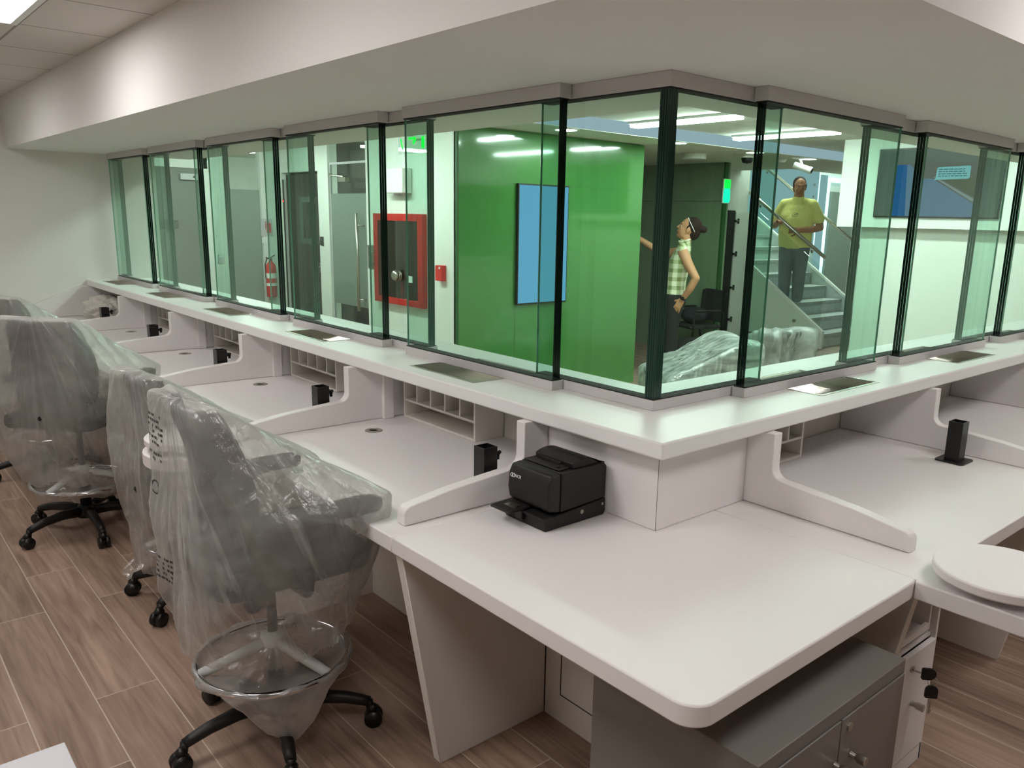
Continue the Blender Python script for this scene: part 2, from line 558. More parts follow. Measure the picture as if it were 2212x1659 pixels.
# L-shaped plaster bulkhead the glass hangs from
bm = new()
prism(bm, [(-0.707, -0.80), (XEND, -0.80), (XEND, 0.44), (0.61, 0.44), (0.61, YEND), (-0.707, YEND)], 'z', ZS, 2.46)
struct('ceiling_soffit', bm, 'soffit')
multi('ceiling_hall', [(0.61, XEND, 0.44, 3.27, 2.39, 2.45), (XEND, 13, 2.3, 3.27, 2.39, 2.45)], 'hallceil')
multi('ceiling_hall_gypsum', [(0.33, 7.7, 3.27, 10, 2.29, 2.45), (7.7, 13, 3.27, 4.45, 2.29, 2.45), (7.7, 13, 4.45, 7, 3.3, 3.4)], 'gyp')
multi('wall_left', [(-4, 0.33, YEND, 7.1, 0, 2.5)], 'wall')
multi('wall_behind', [(-4.1, -4, -4.6, YEND, 0, 2.5), (-4, XEND, -4.6, -4.5, 0, 2.5)], 'wall')
multi('wall_right', [(XEND, 13, -4.6, 2.37, 0, 2.5)], 'hallwall')
multi('baseboard_left', [(-4, -0.24, YEND - 0.012, YEND, 0, 0.1)], 'skirt', 0.002)
# hall walls
XC = 1.95
multi('wall_hall_column', [(XC, XC + 0.12, 3.78, 5.17, 0, 2.3)], 'hallwall')
multi('wall_hall_jamb', [(XC, XC + 0.10, 5.90, 6.12, 0, 2.3), (XC, XC + 0.10, 6.95, 7.1, 0, 2.3), (XC, XC + 0.1, 6.12, 6.95, 2.0, 2.3)], 'hallwall')
multi('wall_hall_alcove', [(0.33, 1.2, 7.0, 7.1, 2.0, 2.3), (1.16, 1.40, 7.0, 7.1, 0, 2.3), (1.74, 1.95, 7.0, 7.1, 0, 2.3), (0.33, 0.45, 7.0, 7.1, 0, 2.0)], 'hallwall')
multi('wall_hall_back', [(0.3, 6.3, 9.5, 9.6, 0, 2.4)], 'hallwall')
multi('wall_dark_room', [(XC + 0.55, XC + 0.6, 5.95, 7.3, 0, 2.3), (XC + 0.1, XC + 0.6, 5.93, 5.95, 0, 2.3), (XC + 0.1, XC + 0.6, 7.1, 7.3, 0, 2.3)], 'darkroom')  # darkness of the unlit room put into the wall colour
multi('wall_stair_back', [(6.9, 13, 6.25, 6.35, 0, 3.3)], 'hallwall')
multi('wall_stair_side', [(6.42, 7.9, 5.2, 5.3, 0, 2.35), (7.6, 7.75, 5.3, 6.25, 0, 3.3)], 'hallwall')
multi('wall_hall_end', [(13, 13.1, 2.3, 6.3, 0, 3.3)], 'hallwall')
multi('wall_stair_head', [(7.7, 13, 4.43, 4.46, 2.45, 3.3)], 'hallwall')

# green glass feature wall, its side return and the darker block behind it
bm = new(); bx(bm, XC + 0.02, 4.11, 3.765, 3.80, 0.02, 2.285); bx(bm, 4.08, 4.11, 3.80, 5.6, 0.02, 2.285)
gw = struct('wall_green', bm, 'green')
bm = new(); bx(bm, XC + 0.03, 4.105, 3.7645, 3.7655, 1.867, 1.871); bx(bm, 2.558, 2.562, 3.7645, 3.7655, 0.02, 0.86); bx(bm, XC + 0.0, XC + 0.02, 3.762, 3.80, 0.02, 2.285)
struct('trim_1', bm, 'greenjoint')
bm = new(); bx(bm, 6.30, 6.42, 4.45, 8.0, 0.0, 2.29)
struct('wall_green_block', bm, 'olive')
bm = new(); bx(bm, 6.296, 6.30, 4.45, 8.0, 1.84, 1.845); bx(bm, 6.29, 6.36, 4.43, 4.45, 0, 2.29)
struct('trim_2', bm, 'greenjoint')
multi('trim_3', [(XC, XC + 0.1, 3.266, 3.275, 2.29, 2.39), (XC - 1.3, 12.5, 3.262, 3.27, 2.295, 2.388)], 'cove')

# ------------------------------------------------------------------ counter
def swap(bm):
    for v in bm.verts: v.co.x, v.co.y = v.co.y, v.co.x
    return bm

PITCH = 1.118
P0L, P0R = 0.267, 0.231
def station(side, i):
    """base point and turn of the i-th workstation frame: local x runs from the glass (0) to the teller (-), local y along the counter"""
    if side == 'L':
        return (0, P0L + PITCH * i, 0), 0.0
    return (P0R + 0.04 + PITCH * (i + 1), 0, 0), PI / 2

# continuous shelf with openings for the trays
TX0, TX1 = -0.182, 0.135
trL = [(0.665 + PITCH * i, 1.052 + PITCH * i) for i in range(5)]
trR = [(0.652 + 1.112 * i, 1.042 + 1.112 * i) for i in range(5)]
bm = new()
def cells(us, vs, hole):
    vt = {}
    def V(u, v, z):
        key = (round(u, 5), round(v, 5), round(z, 5))
        if key not in vt: vt[key] = bm.verts.new((u, v, z))
        return vt[key]
    full = {(i, j): not hole(0.5 * (us[i] + us[i + 1]), 0.5 * (vs[j] + vs[j + 1])) for i in range(len(us) - 1) for j in range(len(vs) - 1)}
    for (i, j), f in full.items():
        if not f: continue
        u0, u1, v0, v1 = us[i], us[i + 1], vs[j], vs[j + 1]
        bm.faces.new([V(u0, v0, ZT), V(u1, v0, ZT), V(u1, v1, ZT), V(u0, v1, ZT)])
        bm.faces.new([V(u0, v1, ZU), V(u1, v1, ZU), V(u1, v0, ZU), V(u0, v0, ZU)])
        for di, dj, a, b in ((-1, 0, (u0, v1), (u0, v0)), (1, 0, (u1, v0), (u1, v1)), (0, -1, (u0, v0), (u1, v0)), (0, 1, (u1, v1), (u0, v1))):
            if not full.get((i + di, j + dj), False):
                bm.faces.new([V(*a, ZT), V(*a, ZU), V(*b, ZU), V(*b, ZT)])
us = sorted(set([-0.258, TX0, TX1, 0.27, XEND] + [v for t in trR for v in t]))
vs = sorted(set([-0.258, TX0, TX1, 0.27, YEND] + [v for t in trL for v in t]))
def hole(u, v):
    if u > 0.27 and v > 0.27: return True
    if TX0 < u < TX1 and any(a < v < b for a, b in trL): return True
    if TX0 < v < TX1 and any(a < u < b for a, b in trR): return True
    return False
cells(us, vs, hole)
bmesh.ops.dissolve_limit(bm, angle_limit=0.01, verts=bm.verts, edges=bm.edges)
sh = obj('counter_shelf', bm, 'counter', bevel=0.006, seg=3)
tag(sh, 'continuous white raised counter shelf that carries the green glass around the corner', 'counter')

# body under the shelf: back panel seen behind the workstations, fascia to the hall
t = thing('counter_backing', 'white back panelling under the raised glass shelf along both counters', 'counter', (0.12, 0.12, 0))
bm = new(); bx(bm, 0.102, 0.14, 0.102, YEND - 0.003, 0.001, ZU - 0.001); bx(bm, 0.14, XEND - 0.003, 0.102, 0.14, 0.001, ZU - 0.001); obj('back_panel', bm, 'lamshade', t, world=True)
bm = new(); bx(bm, 0.21, 0.23, 0.21, YEND - 0.003, 0.001, ZU - 0.001); bx(bm, 0.23, XEND - 0.003, 0.21, 0.23, 0.001, ZU - 0.001); obj('hall_fascia', bm, 'lam', t, world=True)
bm = new(); bx(bm, -0.23, -0.205, 0.24, YEND - 0.003, 0.001, 0.7025); obj('modesty_panel', bm, 'lamshade', t, world=True)
bm = new(); bx(bm, 0.235, XEND - 0.003, -0.23, -0.205, 0.001, 0.7025); bx(bm, -0.23, -0.205, -0.23, 0.2, 0.001, 0.7025); bx(bm, -0.205, 0.2, -0.23, -0.205, 0.001, 0.7025); obj('modesty_panel', bm, 'lamshade', t, world=True)
bm = new()
for a in ((-0.2315, -0.23, -0.20, 0.128, 0.098, 0.101), (-0.2315, -0.23, 0.125, 0.128, 0.098, 0.60)): bx(bm, *a)
obj('access_panel', bm, 'ink', t, world=True)

# white pillar box under the corner of the shelf
t = thing('corner_pillar', 'white box pillar under the shelf corner behind the black printer', 'pillar', (0.0, 0.0, 0.75))
bm = new(); prism(bm, [(-0.186, -0.19), (0.229, -0.19), (0.229, 0.1), (0.1, 0.1), (0.1, 0.265), (-0.186, 0.265)], 'z', 0.751, ZU - 0.001); obj('body', bm, 'lam', t, world=True, bevel=0.0012, seg=1)
bm = new(); bx(bm, -0.1863, -0.185, -0.1903, -0.189, 0.751, ZU - 0.001); obj('corner_joint', bm, mat('joint_grey', (120, 112, 108), 0.8), t, world=True)

# desk tops --------------------------------------------------------
DZ0, DZ1 = 0.703, 0.75
def arc(cx, cy_, r, a0, a1, n=8):
    return [(cx + r * math.cos(math.radians(a0 + (a1 - a0) * k / n)), cy_ + r * math.sin(math.radians(a0 + (a1 - a0) * k / n))) for k in range(n + 1)]
def desk(name, pts, label, bev=0.004):
    bm = new(); prism(bm, pts, 'z', DZ0, DZ1)
    o = obj(name, bm, 'lam', bevel=bev, seg=2)
    return tag(o, label, 'desk')
def wing(c, w=0.18, tip=-1.12):
    return c - w, c + w, tip
pts = [(0.10, 0.2285), (0.10, YEND - 0.003)]
pts += [(-0.782, YEND - 0.003)]
for c in (P0L + PITCH * 3 + 0.03, P0L + PITCH + 0.03):
    pts += [(-0.782, c + 0.18), (-0.89, c + 0.18)] + arc(-0.89, c, 0.18, 90, 270, 14)[1:-1] + [(-0.89, c - 0.18), (-0.782, c - 0.18)]
pts += [(-0.782, 0.2285)]
desk('workstation_desk', pts, 'long white desk top running to the far left wall under the left glass')
pts = [(-0.782, 0.2275), (0.09, 0.2275), (0.09, -0.797), (0.075, -0.797)]
pts = [(0.0885, -0.797), (0.0885, 0.2275), (-0.782, 0.2275)] + arc(-0.782 + 0.055, -0.802 + 0.055, 0.055, 180, 270, 10) + [(0.07, -0.802)]
desk('corner_desk', pts, 'white corner desk top with rounded near corner that holds the black printer')
pts = [(0.0895, 0.10), (0.0895, -0.80), (0.072, -0.802)]
pts = [(XEND - 0.003, 0.10), (0.0895, 0.10), (0.0895, -0.80), (0.0735, -0.803)]
c = 0.25
pts += [(0.0735, -1.1)] + arc(c, -1.1, 0.18, 180, 360, 14)[1:-1] + [(0.43, -1.1), (0.43, -0.802)]
c2 = 0.25 + 2 * PITCH
pts += [(c2 - 0.18, -0.802), (c2 - 0.18, -1.1)] + arc(c2, -1.1, 0.18, 180, 360, 14)[1:-1] + [(c2 + 0.18, -1.1), (c2 + 0.18, -0.802), (XEND - 0.003, -0.802)]
desk('workstation_desk', pts, 'long white desk top under the right glass with a cut-out past its wing')

def disc(x, y, label):
    t = thing('round_table_top', label, 'table top', (x, y, 0.75))
    bm = new(); lathe(bm, [(0, 0.024), (0.152, 0.024), (0.157, 0.028), (0.157, 0.046), (0.153, 0.05), (0, 0.05)], 64); obj('disc', bm, 'lam', t, smooth=False, bevel=0.001, seg=1)
    bm = new(); lathe(bm, [(0, 0.0), (0.10, 0.0), (0.10, 0.024), (0, 0.024)], 32); obj('spacer', bm, 'greylight', t)
    return t
disc(0.205, -0.953, 'round white disc on the desk wing at the right edge of the photo')
disc(-0.905, P0L + PITCH + 0.03, 'round white disc on the left desk wing, half hidden behind the front covered chair')
disc(-0.905, P0L + PITCH * 3 + 0.03, 'round white disc on the far desk wing hidden behind the covered chairs')

# partitions, leg panels, organisers, posts, trays, grommets ------------
def partition_bm():
    pts = [(0.10, 0.751), (0.10, ZU - 0.001), (-0.283, ZU - 0.001)]
    pts += [(-0.283, 0.895)] + arc(-0.283 - 0.036, 0.880, 0.036, 0, -82, 8)[1:]
    pts += [(-0.42, 0.837), (-0.55, 0.826)]
    pts += [(-0.69, 0.806)] + arc(-0.69 - 0.0, 0.781, 0.025, 90, 180, 6)[1:] + [(-0.715, 0.751)]
    bm = new(); prism(bm, pts, 'y', 0, 0.04)
    return bm
def organizer(t):
    x0, x1, y0, y1, z0, z1, w = -0.042, 0.098, 0.576, 1.087, 0.751, 0.982, 0.011
    bm = new()
    bx(bm, x0, x1, y0, y0 + w, z0, z1); bx(bm, x0, x1, y1 - w, y1, z0, z1); bx(bm, x0, x1, y0 + w, y1 - w, z0, z0 + w); bx(bm, x0, x1, y0 + w, y1 - w, z1 - w, z1); bx(bm, x1 - 0.006, x1, y0 + w, y1 - w, z0 + w, z1 - w)
    obj('case', bm, 'lamshade', t, bevel=0.001, seg=1)
    bm = new(); bx(bm, x0 + 0.001, x1 - 0.006, y0 + w, y1 - w, 0.824, 0.833); obj('shelf', bm, 'lamshade', t)
    for k in range(1, 5):
        y = y0 + (y1 - y0) * k / 5
        bm = new(); bx(bm, x0 + 0.001, x1 - 0.006, y - 0.004, y + 0.004, 0.833, z1 - w); obj('divider', bm, 'lamshade', t)
def post(t):
    bm = new(); prism(bm, arc(0.04, 0.04, 0.012, 0, 90, 3) + arc(-0.04, 0.04, 0.012, 90, 180, 3) + arc(-0.04, -0.04, 0.012, 180, 270, 3) + arc(0.04, -0.04, 0.012, 270, 360, 3), 'z', 0.001, 0.006); obj('base_plate', bm, 'blackpaint', t)
    bm = new(); w, i, h = 0.026, 0.0225, 0.152
    for s in ((-w, -i, -w, w), (i, w, -w, w), (-i, i, -w, -i), (-i, i, i, w)): bx(bm, s[0], s[1], s[2], s[3], 0.006, h)
    bmesh.ops.remove_doubles(bm, verts=bm.verts, dist=1e-6)
    obj('tube', bm, 'blackpaint', t)
    bm = new(); tube(bm, [(0.026, 0, 0.118), (0.042, 0, 0.118)], 0.006, 10)
    for a in range(3):
        an = 2 * PI * a / 3 + 0.4
        tube(bm, [(0.046, 0, 0.118), (0.046, 0.017 * math.cos(an), 0.118 + 0.017 * math.sin(an))], [0.007, 0.006], 8)
    ball(bm, (0.046, 0, 0.118), 0.009, 10, 8)
    obj('clamp_knob', bm, 'black', t, smooth=True)
def tray(t):
    L, x0, x1 = 0.387, TX0 + 0.001, TX1 - 0.001
    bm = new()
    n = 12
    prof = [(x0, ZT - 0.002)] + [(x0 + 0.004 + (x1 - x0 - 0.008) * k / n, ZT - 0.004 - 0.036 * math.sin(PI * k / n) ** 0.6) for k in range(n + 1)] + [(x1, ZT - 0.002)]
    prof2 = [(p[0], p[1] - 0.0015) for p in prof]
    prism(bm, prof + prof2[::-1], 'y', 0.004, L - 0.004)
    bx(bm, x0 + 0.001, x1 - 0.001, 0.001, 0.004, ZT - 0.044, ZT - 0.001); bx(bm, x0 + 0.001, x1 - 0.001, L - 0.004, L - 0.001, ZT - 0.044, ZT - 0.001)
    obj('pan', bm, 'steel', t, smooth=False)
    bm = new()
    for s in ((x0 - 0.011, -0.056, -0.011, 0), (x0 - 0.011, -0.056, L, L + 0.011), (x0 - 0.011, x0, 0, L)): bx(bm, s[0], s[1], s[2], s[3], ZT + 0.0002, ZT + 0.0016)
    obj('rim', bm, 'steel', t)

seen = {'L': ['beside the printer and the front chair', 'second from the corner', 'third from the corner', 'fourth from the corner', 'at the far left wall'],
        'R': ['first on the right of the corner', 'second on the right, near the photo edge', 'third on the right, beyond the frame', 'fourth on the right, beyond the frame', 'last one at the right wall']}
proto = {}
def make(name, builder, label, cat, loc, rz, group):
    if name not in proto:
        t = thing(name, label, cat, loc, rz, group)
        builder(t); proto[name] = t
        return t
    return dup(proto[name], label, group, loc, rz)
def lw(side): return 'left' if side == 'L' else 'right'
def off(side, i, x, y, z):
    (bx_, by_, bz_), rz = station(side, i)
    if side == 'L': return (bx_ + x, by_ + y, z)
    return (bx_ - y, by_ + x, z)
for side in 'LR':
    for i in range(5):
        loc, rz = station(side, i)
        if side == 'R' and i >= 3: continue
        # partition
        if side == 'L' or True:
            ploc = loc if side == 'L' else off('R', i, 0, PITCH + 0.0, 0)
            nm = 'desk_partition'
            if side == 'L':
                lab = ['low white desk partition between the printer desk and the front chair', 'white desk partition with curved arm, second from the corner on the left', 'white curved desk partition third from the corner on the left counter', 'white curved desk partition fourth from the corner on the left counter', 'farthest white desk partition, in front of the bundle of plastic film'][i]
            else:
                lab = ['white desk partition sloping beside the round disc on the right', 'white desk partition on the right behind the black post', 'white desk partition on the right beyond the second one'][i]
            if nm not in proto:
                o = obj(nm, partition_bm(), 'lam', bevel=0.0025, seg=2); proto[nm] = o
            else:
                o = proto[nm].copy(); C.objects.link(o)
            o.location = ploc; o.rotation_euler = (0, 0, rz)
            tag(o, lab, 'partition', 'white partitions between the workstations')
        # leg panel below it
        nm = 'desk_leg_panel'
        if side == 'L':
            lab = ['off white slanted leg panel under the desk beside the front chair', 'slanted white leg panel behind the front chair under the left desk', 'slanted white leg panel third from the corner under the left desk', 'slanted white leg panel fourth from the corner under the left desk', 'slanted white leg panel nearest the far left wall'][i]
        else:
            lab = ['slanted white leg panel beside the white drawer pedestal under the right desk', 'white leg panel at right beyond the pedestal with the keys', 'white leg panel under the right desk farthest along'][i]
        if nm not in proto:
            bm = new(); prism(bm, [(-0.231, 0.0), (-0.231, 0.703), (-0.766, 0.703), (-0.644, 0.0)], 'y', -0.064, -0.029)
            o = obj(nm, bm, 'lamshade', bevel=0.0015, seg=1); proto[nm] = o
        else:
            o = proto[nm].copy(); C.objects.link(o)
        o.location = loc if side == 'L' else off('R', i, 0, PITCH + 0.10, 0)
        o.rotation_euler = (0, 0, rz)
        tag(o, lab, 'leg panel', 'slanted leg panels under the desks')
        pos = ['nearest the corner', 'second from the corner', 'third from the corner', 'fourth from the corner', 'nearest the far wall'][i]
        make('pigeonhole_organizer', organizer, 'white pigeonhole organizer under the %s shelf, %s' % (lw(side), pos), 'organizer', loc, rz, 'pigeonhole organizers under the shelf')
        make('monitor_post', post, 'black square monitor post on the %s desk, %s' % (lw(side), pos), 'post', off(side, i, -0.362 if side == 'L' else -0.42, 0.093 if side == 'L' else 0.15, 0.7505), 0.0, 'black monitor posts')
        tl = off(side, i, 0, 0.398, 0) if side == 'L' else (trR[i][1], 0, 0)
        make('transaction_tray', tray, 'steel money tray sunk in the %s shelf, %s' % (lw(side), pos), 'tray', tl, rz, 'steel transaction trays in the shelf')
        # cable pilaster in the corner of the workstation
        nm = 'cable_cover'
        if nm not in proto:
            bm = new(); bx(bm, -0.13, -0.085, PITCH - 0.022, PITCH - 0.0005, 0.751, ZU - 0.001); o = obj(nm, bm, 'lam', bevel=0.001, seg=1); proto[nm] = o
        else:
            o = proto[nm].copy(); C.objects.link(o)
        o.location = loc; o.rotation_euler = (0, 0, rz)
        tag(o, 'slim white vertical cable cover in the workstation corner on the %s, %s' % (lw(side), pos), 'cable cover', 'cable covers')
        if side == 'L' and i < 4:
            def grom(t):
                bm = new(); lathe(bm, [(0.018, 0.0002), (0.035, 0.0002), (0.035, 0.002), (0.033, 0.003), (0.019, 0.003), (0.018, 0.0002)], 32); obj('ring', bm, 'steel', t, smooth=False)
                bm = new(); lathe(bm, [(0, 0.0008), (0.019, 0.0008)], 24); obj('hole', bm, 'gap', t)
            make('cable_grommet', grom, 'round steel cable grommet in the left desk top, %s' % pos, 'grommet', (-0.262, 1.226 + PITCH * i, 0.7502), 0, 'cable grommets in the desk')

# end side panel against the far wall, with the sloping top seen at the left
bm = new(); prism(bm, [(0.1, 0.751), (0.1, ZU - 0.001), (-0.30, ZU - 0.001), (-0.36, 0.97), (-0.78, 0.80), (-0.78, 0.751)], 'y', YEND - 0.045, YEND - 0.001)
o = obj('end_panel', bm, 'lam', bevel=0.003); tag(o, 'white sloping end panel of the counter against the far left wall', 'panel')

# ------------------------------------------------------------------ glass screens
GB, GT = ZT + 0.012, ZS - 0.012
def layered_edge(bm, x0, x1, y, z0, z1, n=3):
    w = (x1 - x0) / n
    for k in range(n):
        g = 0.0007
        prism(bm, [(x0 + w * k + g * 0.4, y), (x0 + w * k + g * 2, y - 0.0022), (x0 + w * (k + 1) - g * 2, y - 0.0022), (x0 + w * (k + 1) - g * 0.4, y)], 'z', z0, z1)
def screen(name, side, x0, x1, r0, r1, y0, y1, label, group, edges=(True, True)):
    t = thing(name, label, 'glass screen', ((x0 + x1) / 2, (y0 + y1) / 2, ZT) if side == 'L' else ((y0 + y1) / 2, (x0 + x1) / 2, ZT), 0, group)
    f = swap if side == 'R' else (lambda b: b)
    bm = new(); bx(bm, x0, x1, y0 + 0.003, y1 - 0.003, GB, GT); obj('pane', f(bm), 'glass', t, world=True)
    for on, y, s in ((edges[0], y0 + 0.003, 1), (edges[1], y1 - 0.003, -1)):
        if not on: continue
        bm = new()
        if s == 1: layered_edge(bm, x0, x1, 0, GB, GT)
        else: layered_edge(bm, x0, x0 + 0.009, 0, GB, GT, 1)
        for v in bm.verts: v.co.y = y + (v.co.y - 0.0002) * s
        obj('polished_edge', f(bm), ('edge' if x0 < 0 else 'edgemid') if s == 1 else 'edgelite', t, world=True)
    bm = new(); bx(bm, r0, r1, y0 - 0.004, y1 + 0.004, ZT + 0.0003, ZT + 0.032); obj('bottom_rail', f(bm), 'alu', t, world=True, bevel=0.0012, seg=1)
    bm = new(); bx(bm, r0, r1, y0 - 0.004, y1 + 0.004, ZS - 0.043, ZS - 0.0003); obj('top_rail', f(bm), 'alu', t, world=True, bevel=0.0012, seg=1)
    for z in (ZT + 0.032, ZS - 0.046):
        bm = new(); bx(bm, r0 + 0.003, r1 - 0.003, y0, y1, z, z + 0.003); obj('gasket', f(bm), 'gap', t, world=True)
    return t
FL = [(0.405, 1.313), (1.507, 2.395), (2.555, 3.476), (3.651, 4.586), (4.739, 5.640)]
FR = [(0.398, 1.299), (1.507, 2.413), (2.607, 3.515), (3.70, 4.60), (4.78, 5.66)]
frontlab = {'L': ['large green glass screen on the left counter nearest the corner, before the green wall', 'large green glass screen on the left, second from the corner, before the red hose cabinet', 'large green glass screen on the left, third from the corner, before the glass door', 'large green glass screen on the left, fourth from the corner, before the grey door', 'large green glass screen at the far left wall'],
            'R': ['large green glass screen right of the corner, in front of the stairs', 'large green glass screen on the right in front of the wall television', 'large green glass screen cut by the right photo edge', 'large green glass screen fourth along the right counter', 'large green glass screen at the right end wall']}
for s, F in (('L', FL), ('R', FR)):
    for i, (a, b) in enumerate(F):
        screen('glass_screen', s, -0.046, -0.013, -0.053, -0.003, a, b, frontlab[s][i], 'front row of green glass screens')
BL = [(1.237, 1.71), (2.277, 2.81), (3.393, 3.885), (4.46, 4.96)]
BR = [(1.17, 1.66), (2.279, 2.80), (3.40, 3.87), (4.45, 4.95)]
for s, F in (('L', BL), ('R', BR)):
    for i, (a, b) in enumerate(F):
        screen('glass_strip', s, 0.010, 0.044, 0.0, 0.053, a, b, 'narrow rear glass strip closing the gap on the %s, %s' % (lw(s), ['nearest the corner', 'second from the corner', 'third from the corner', 'fourth from the corner'][i]), 'narrow rear glass strips')
screen('glass_strip', 'L', 0.010, 0.044, 0.0, 0.053, 5.60, 5.745, 'narrow rear glass strip against the far left wall', 'narrow rear glass strips', (True, False))
# corner pair
t = thing('corner_glass', 'mitred pair of green glass panes forming the corner of the screen', 'glass screen', (0.03, 0.03, ZT))
bm = new(); bx(bm, 0.010, 0.044, 0.046, 0.555, GB, GT); obj('pane', bm, 'glass', t, world=True)
bm = new(); bx(bm, 0.046, 0.575, 0.010, 0.044, GB, GT); obj('pane', bm, 'glass', t, world=True)
bm = new(); bx(bm, 0.010, 0.045, 0.010, 0.0455, GB, GT)
layered_edge(bm, 0.010, 0.045, 0.010, GB, GT, 4)
b2 = new(); layered_edge(b2, 0.010, 0.045, 0.010, GB, GT, 4); swap(b2)
me = bpy.data.meshes.new('tmp'); b2.to_mesh(me); b2.free(); bm.from_mesh(me); bpy.data.meshes.remove(me)
obj('polished_edge', bm, 'edgecorner', t, world=True)
bm = new(); bx(bm, 0.0445, 0.0465, 0.046, 0.052, GB, GT); obj('painted_edge_glint', bm, 'edgelite', t, world=True)  # pale strip painted in as the reflection on the pane edge
for sw in (0, 1):
    bm = new(); layered_edge(bm, 0.010, 0.019, 0, GB, GT, 1)
    for v in bm.verts: v.co.y = (0.555 if not sw else 0.575) - (v.co.y - 0.0002)
    obj('polished_edge', swap(bm) if sw else bm, 'edgelite', t, world=True)
bm = new(); prism(bm, [(0, 0), (0.58, 0), (0.58, 0.053), (0.053, 0.053), (0.053, 0.56), (0, 0.56)], 'z', ZT + 0.0003, ZT + 0.032); obj('bottom_rail', bm, 'alu', t, world=True, bevel=0.0012, seg=1)
bm = new(); prism(bm, [(0, 0), (0.58, 0), (0.58, 0.053), (0.053, 0.053), (0.053, 0.56), (0, 0.56)], 'z', ZS - 0.043, ZS - 0.0003); obj('top_rail', bm, 'alu', t, world=True, bevel=0.0012, seg=1)
for z in (ZT + 0.032, ZS - 0.046):
    bm = new(); prism(bm, [(0.003, 0.003), (0.57, 0.003), (0.57, 0.05), (0.05, 0.05), (0.05, 0.55), (0.003, 0.55)], 'z', z, z + 0.003)
    obj('gasket', bm, 'gap', t, world=True)
# ------------------------------------------------------------------ ceiling panels of the teller side
def led_panel(x0, x1, y0, y1, label):
    t = thing('ceiling_light_panel', label, 'ceiling light', ((x0 + x1) / 2, (y0 + y1) / 2, ZC), 0, 'square ceiling light panels')
    bm = new(); bx(bm, x0 + 0.025, x1 - 0.025, y0 + 0.025, y1 - 0.025, ZC - 0.006, ZC - 0.004); obj('diffuser', bm, 'panel', t, world=True)
    bm = new()
    for a in ((x0, x1, y0, y0 + 0.025), (x0, x1, y1 - 0.025, y1), (x0, x0 + 0.025, y0 + 0.025, y1 - 0.025), (x1 - 0.025, x1, y0 + 0.025, y1 - 0.025)): bx(bm, *a, ZC - 0.010, ZC - 0.001)
    obj('frame', bm, 'white', t, world=True)
led_panel(-1.68, -1.08, 2.13, 2.735, 'square white ceiling light panel at the top left corner')
for k, (y, w) in enumerate(((3.99, 'far end of the left aisle'), (0.27, 'left aisle above the front chair'), (-1.6, 'aisle behind the photographer'))):
    led_panel(-1.99, -1.39, y, y + 0.605, 'square ceiling light panel out of frame over the ' + w)
for k, (x, w) in enumerate(((0.3, 'start of the right aisle'), (2.2, 'middle of the right aisle'), (4.1, 'end of the right aisle'))):
    led_panel(x, x + 0.6, -1.75, -1.15, 'square ceiling light panel out of frame over the ' + w)
led_panel(-3.0, -2.4, 0.27, 0.87, 'square ceiling light panel out of frame near the back wall')

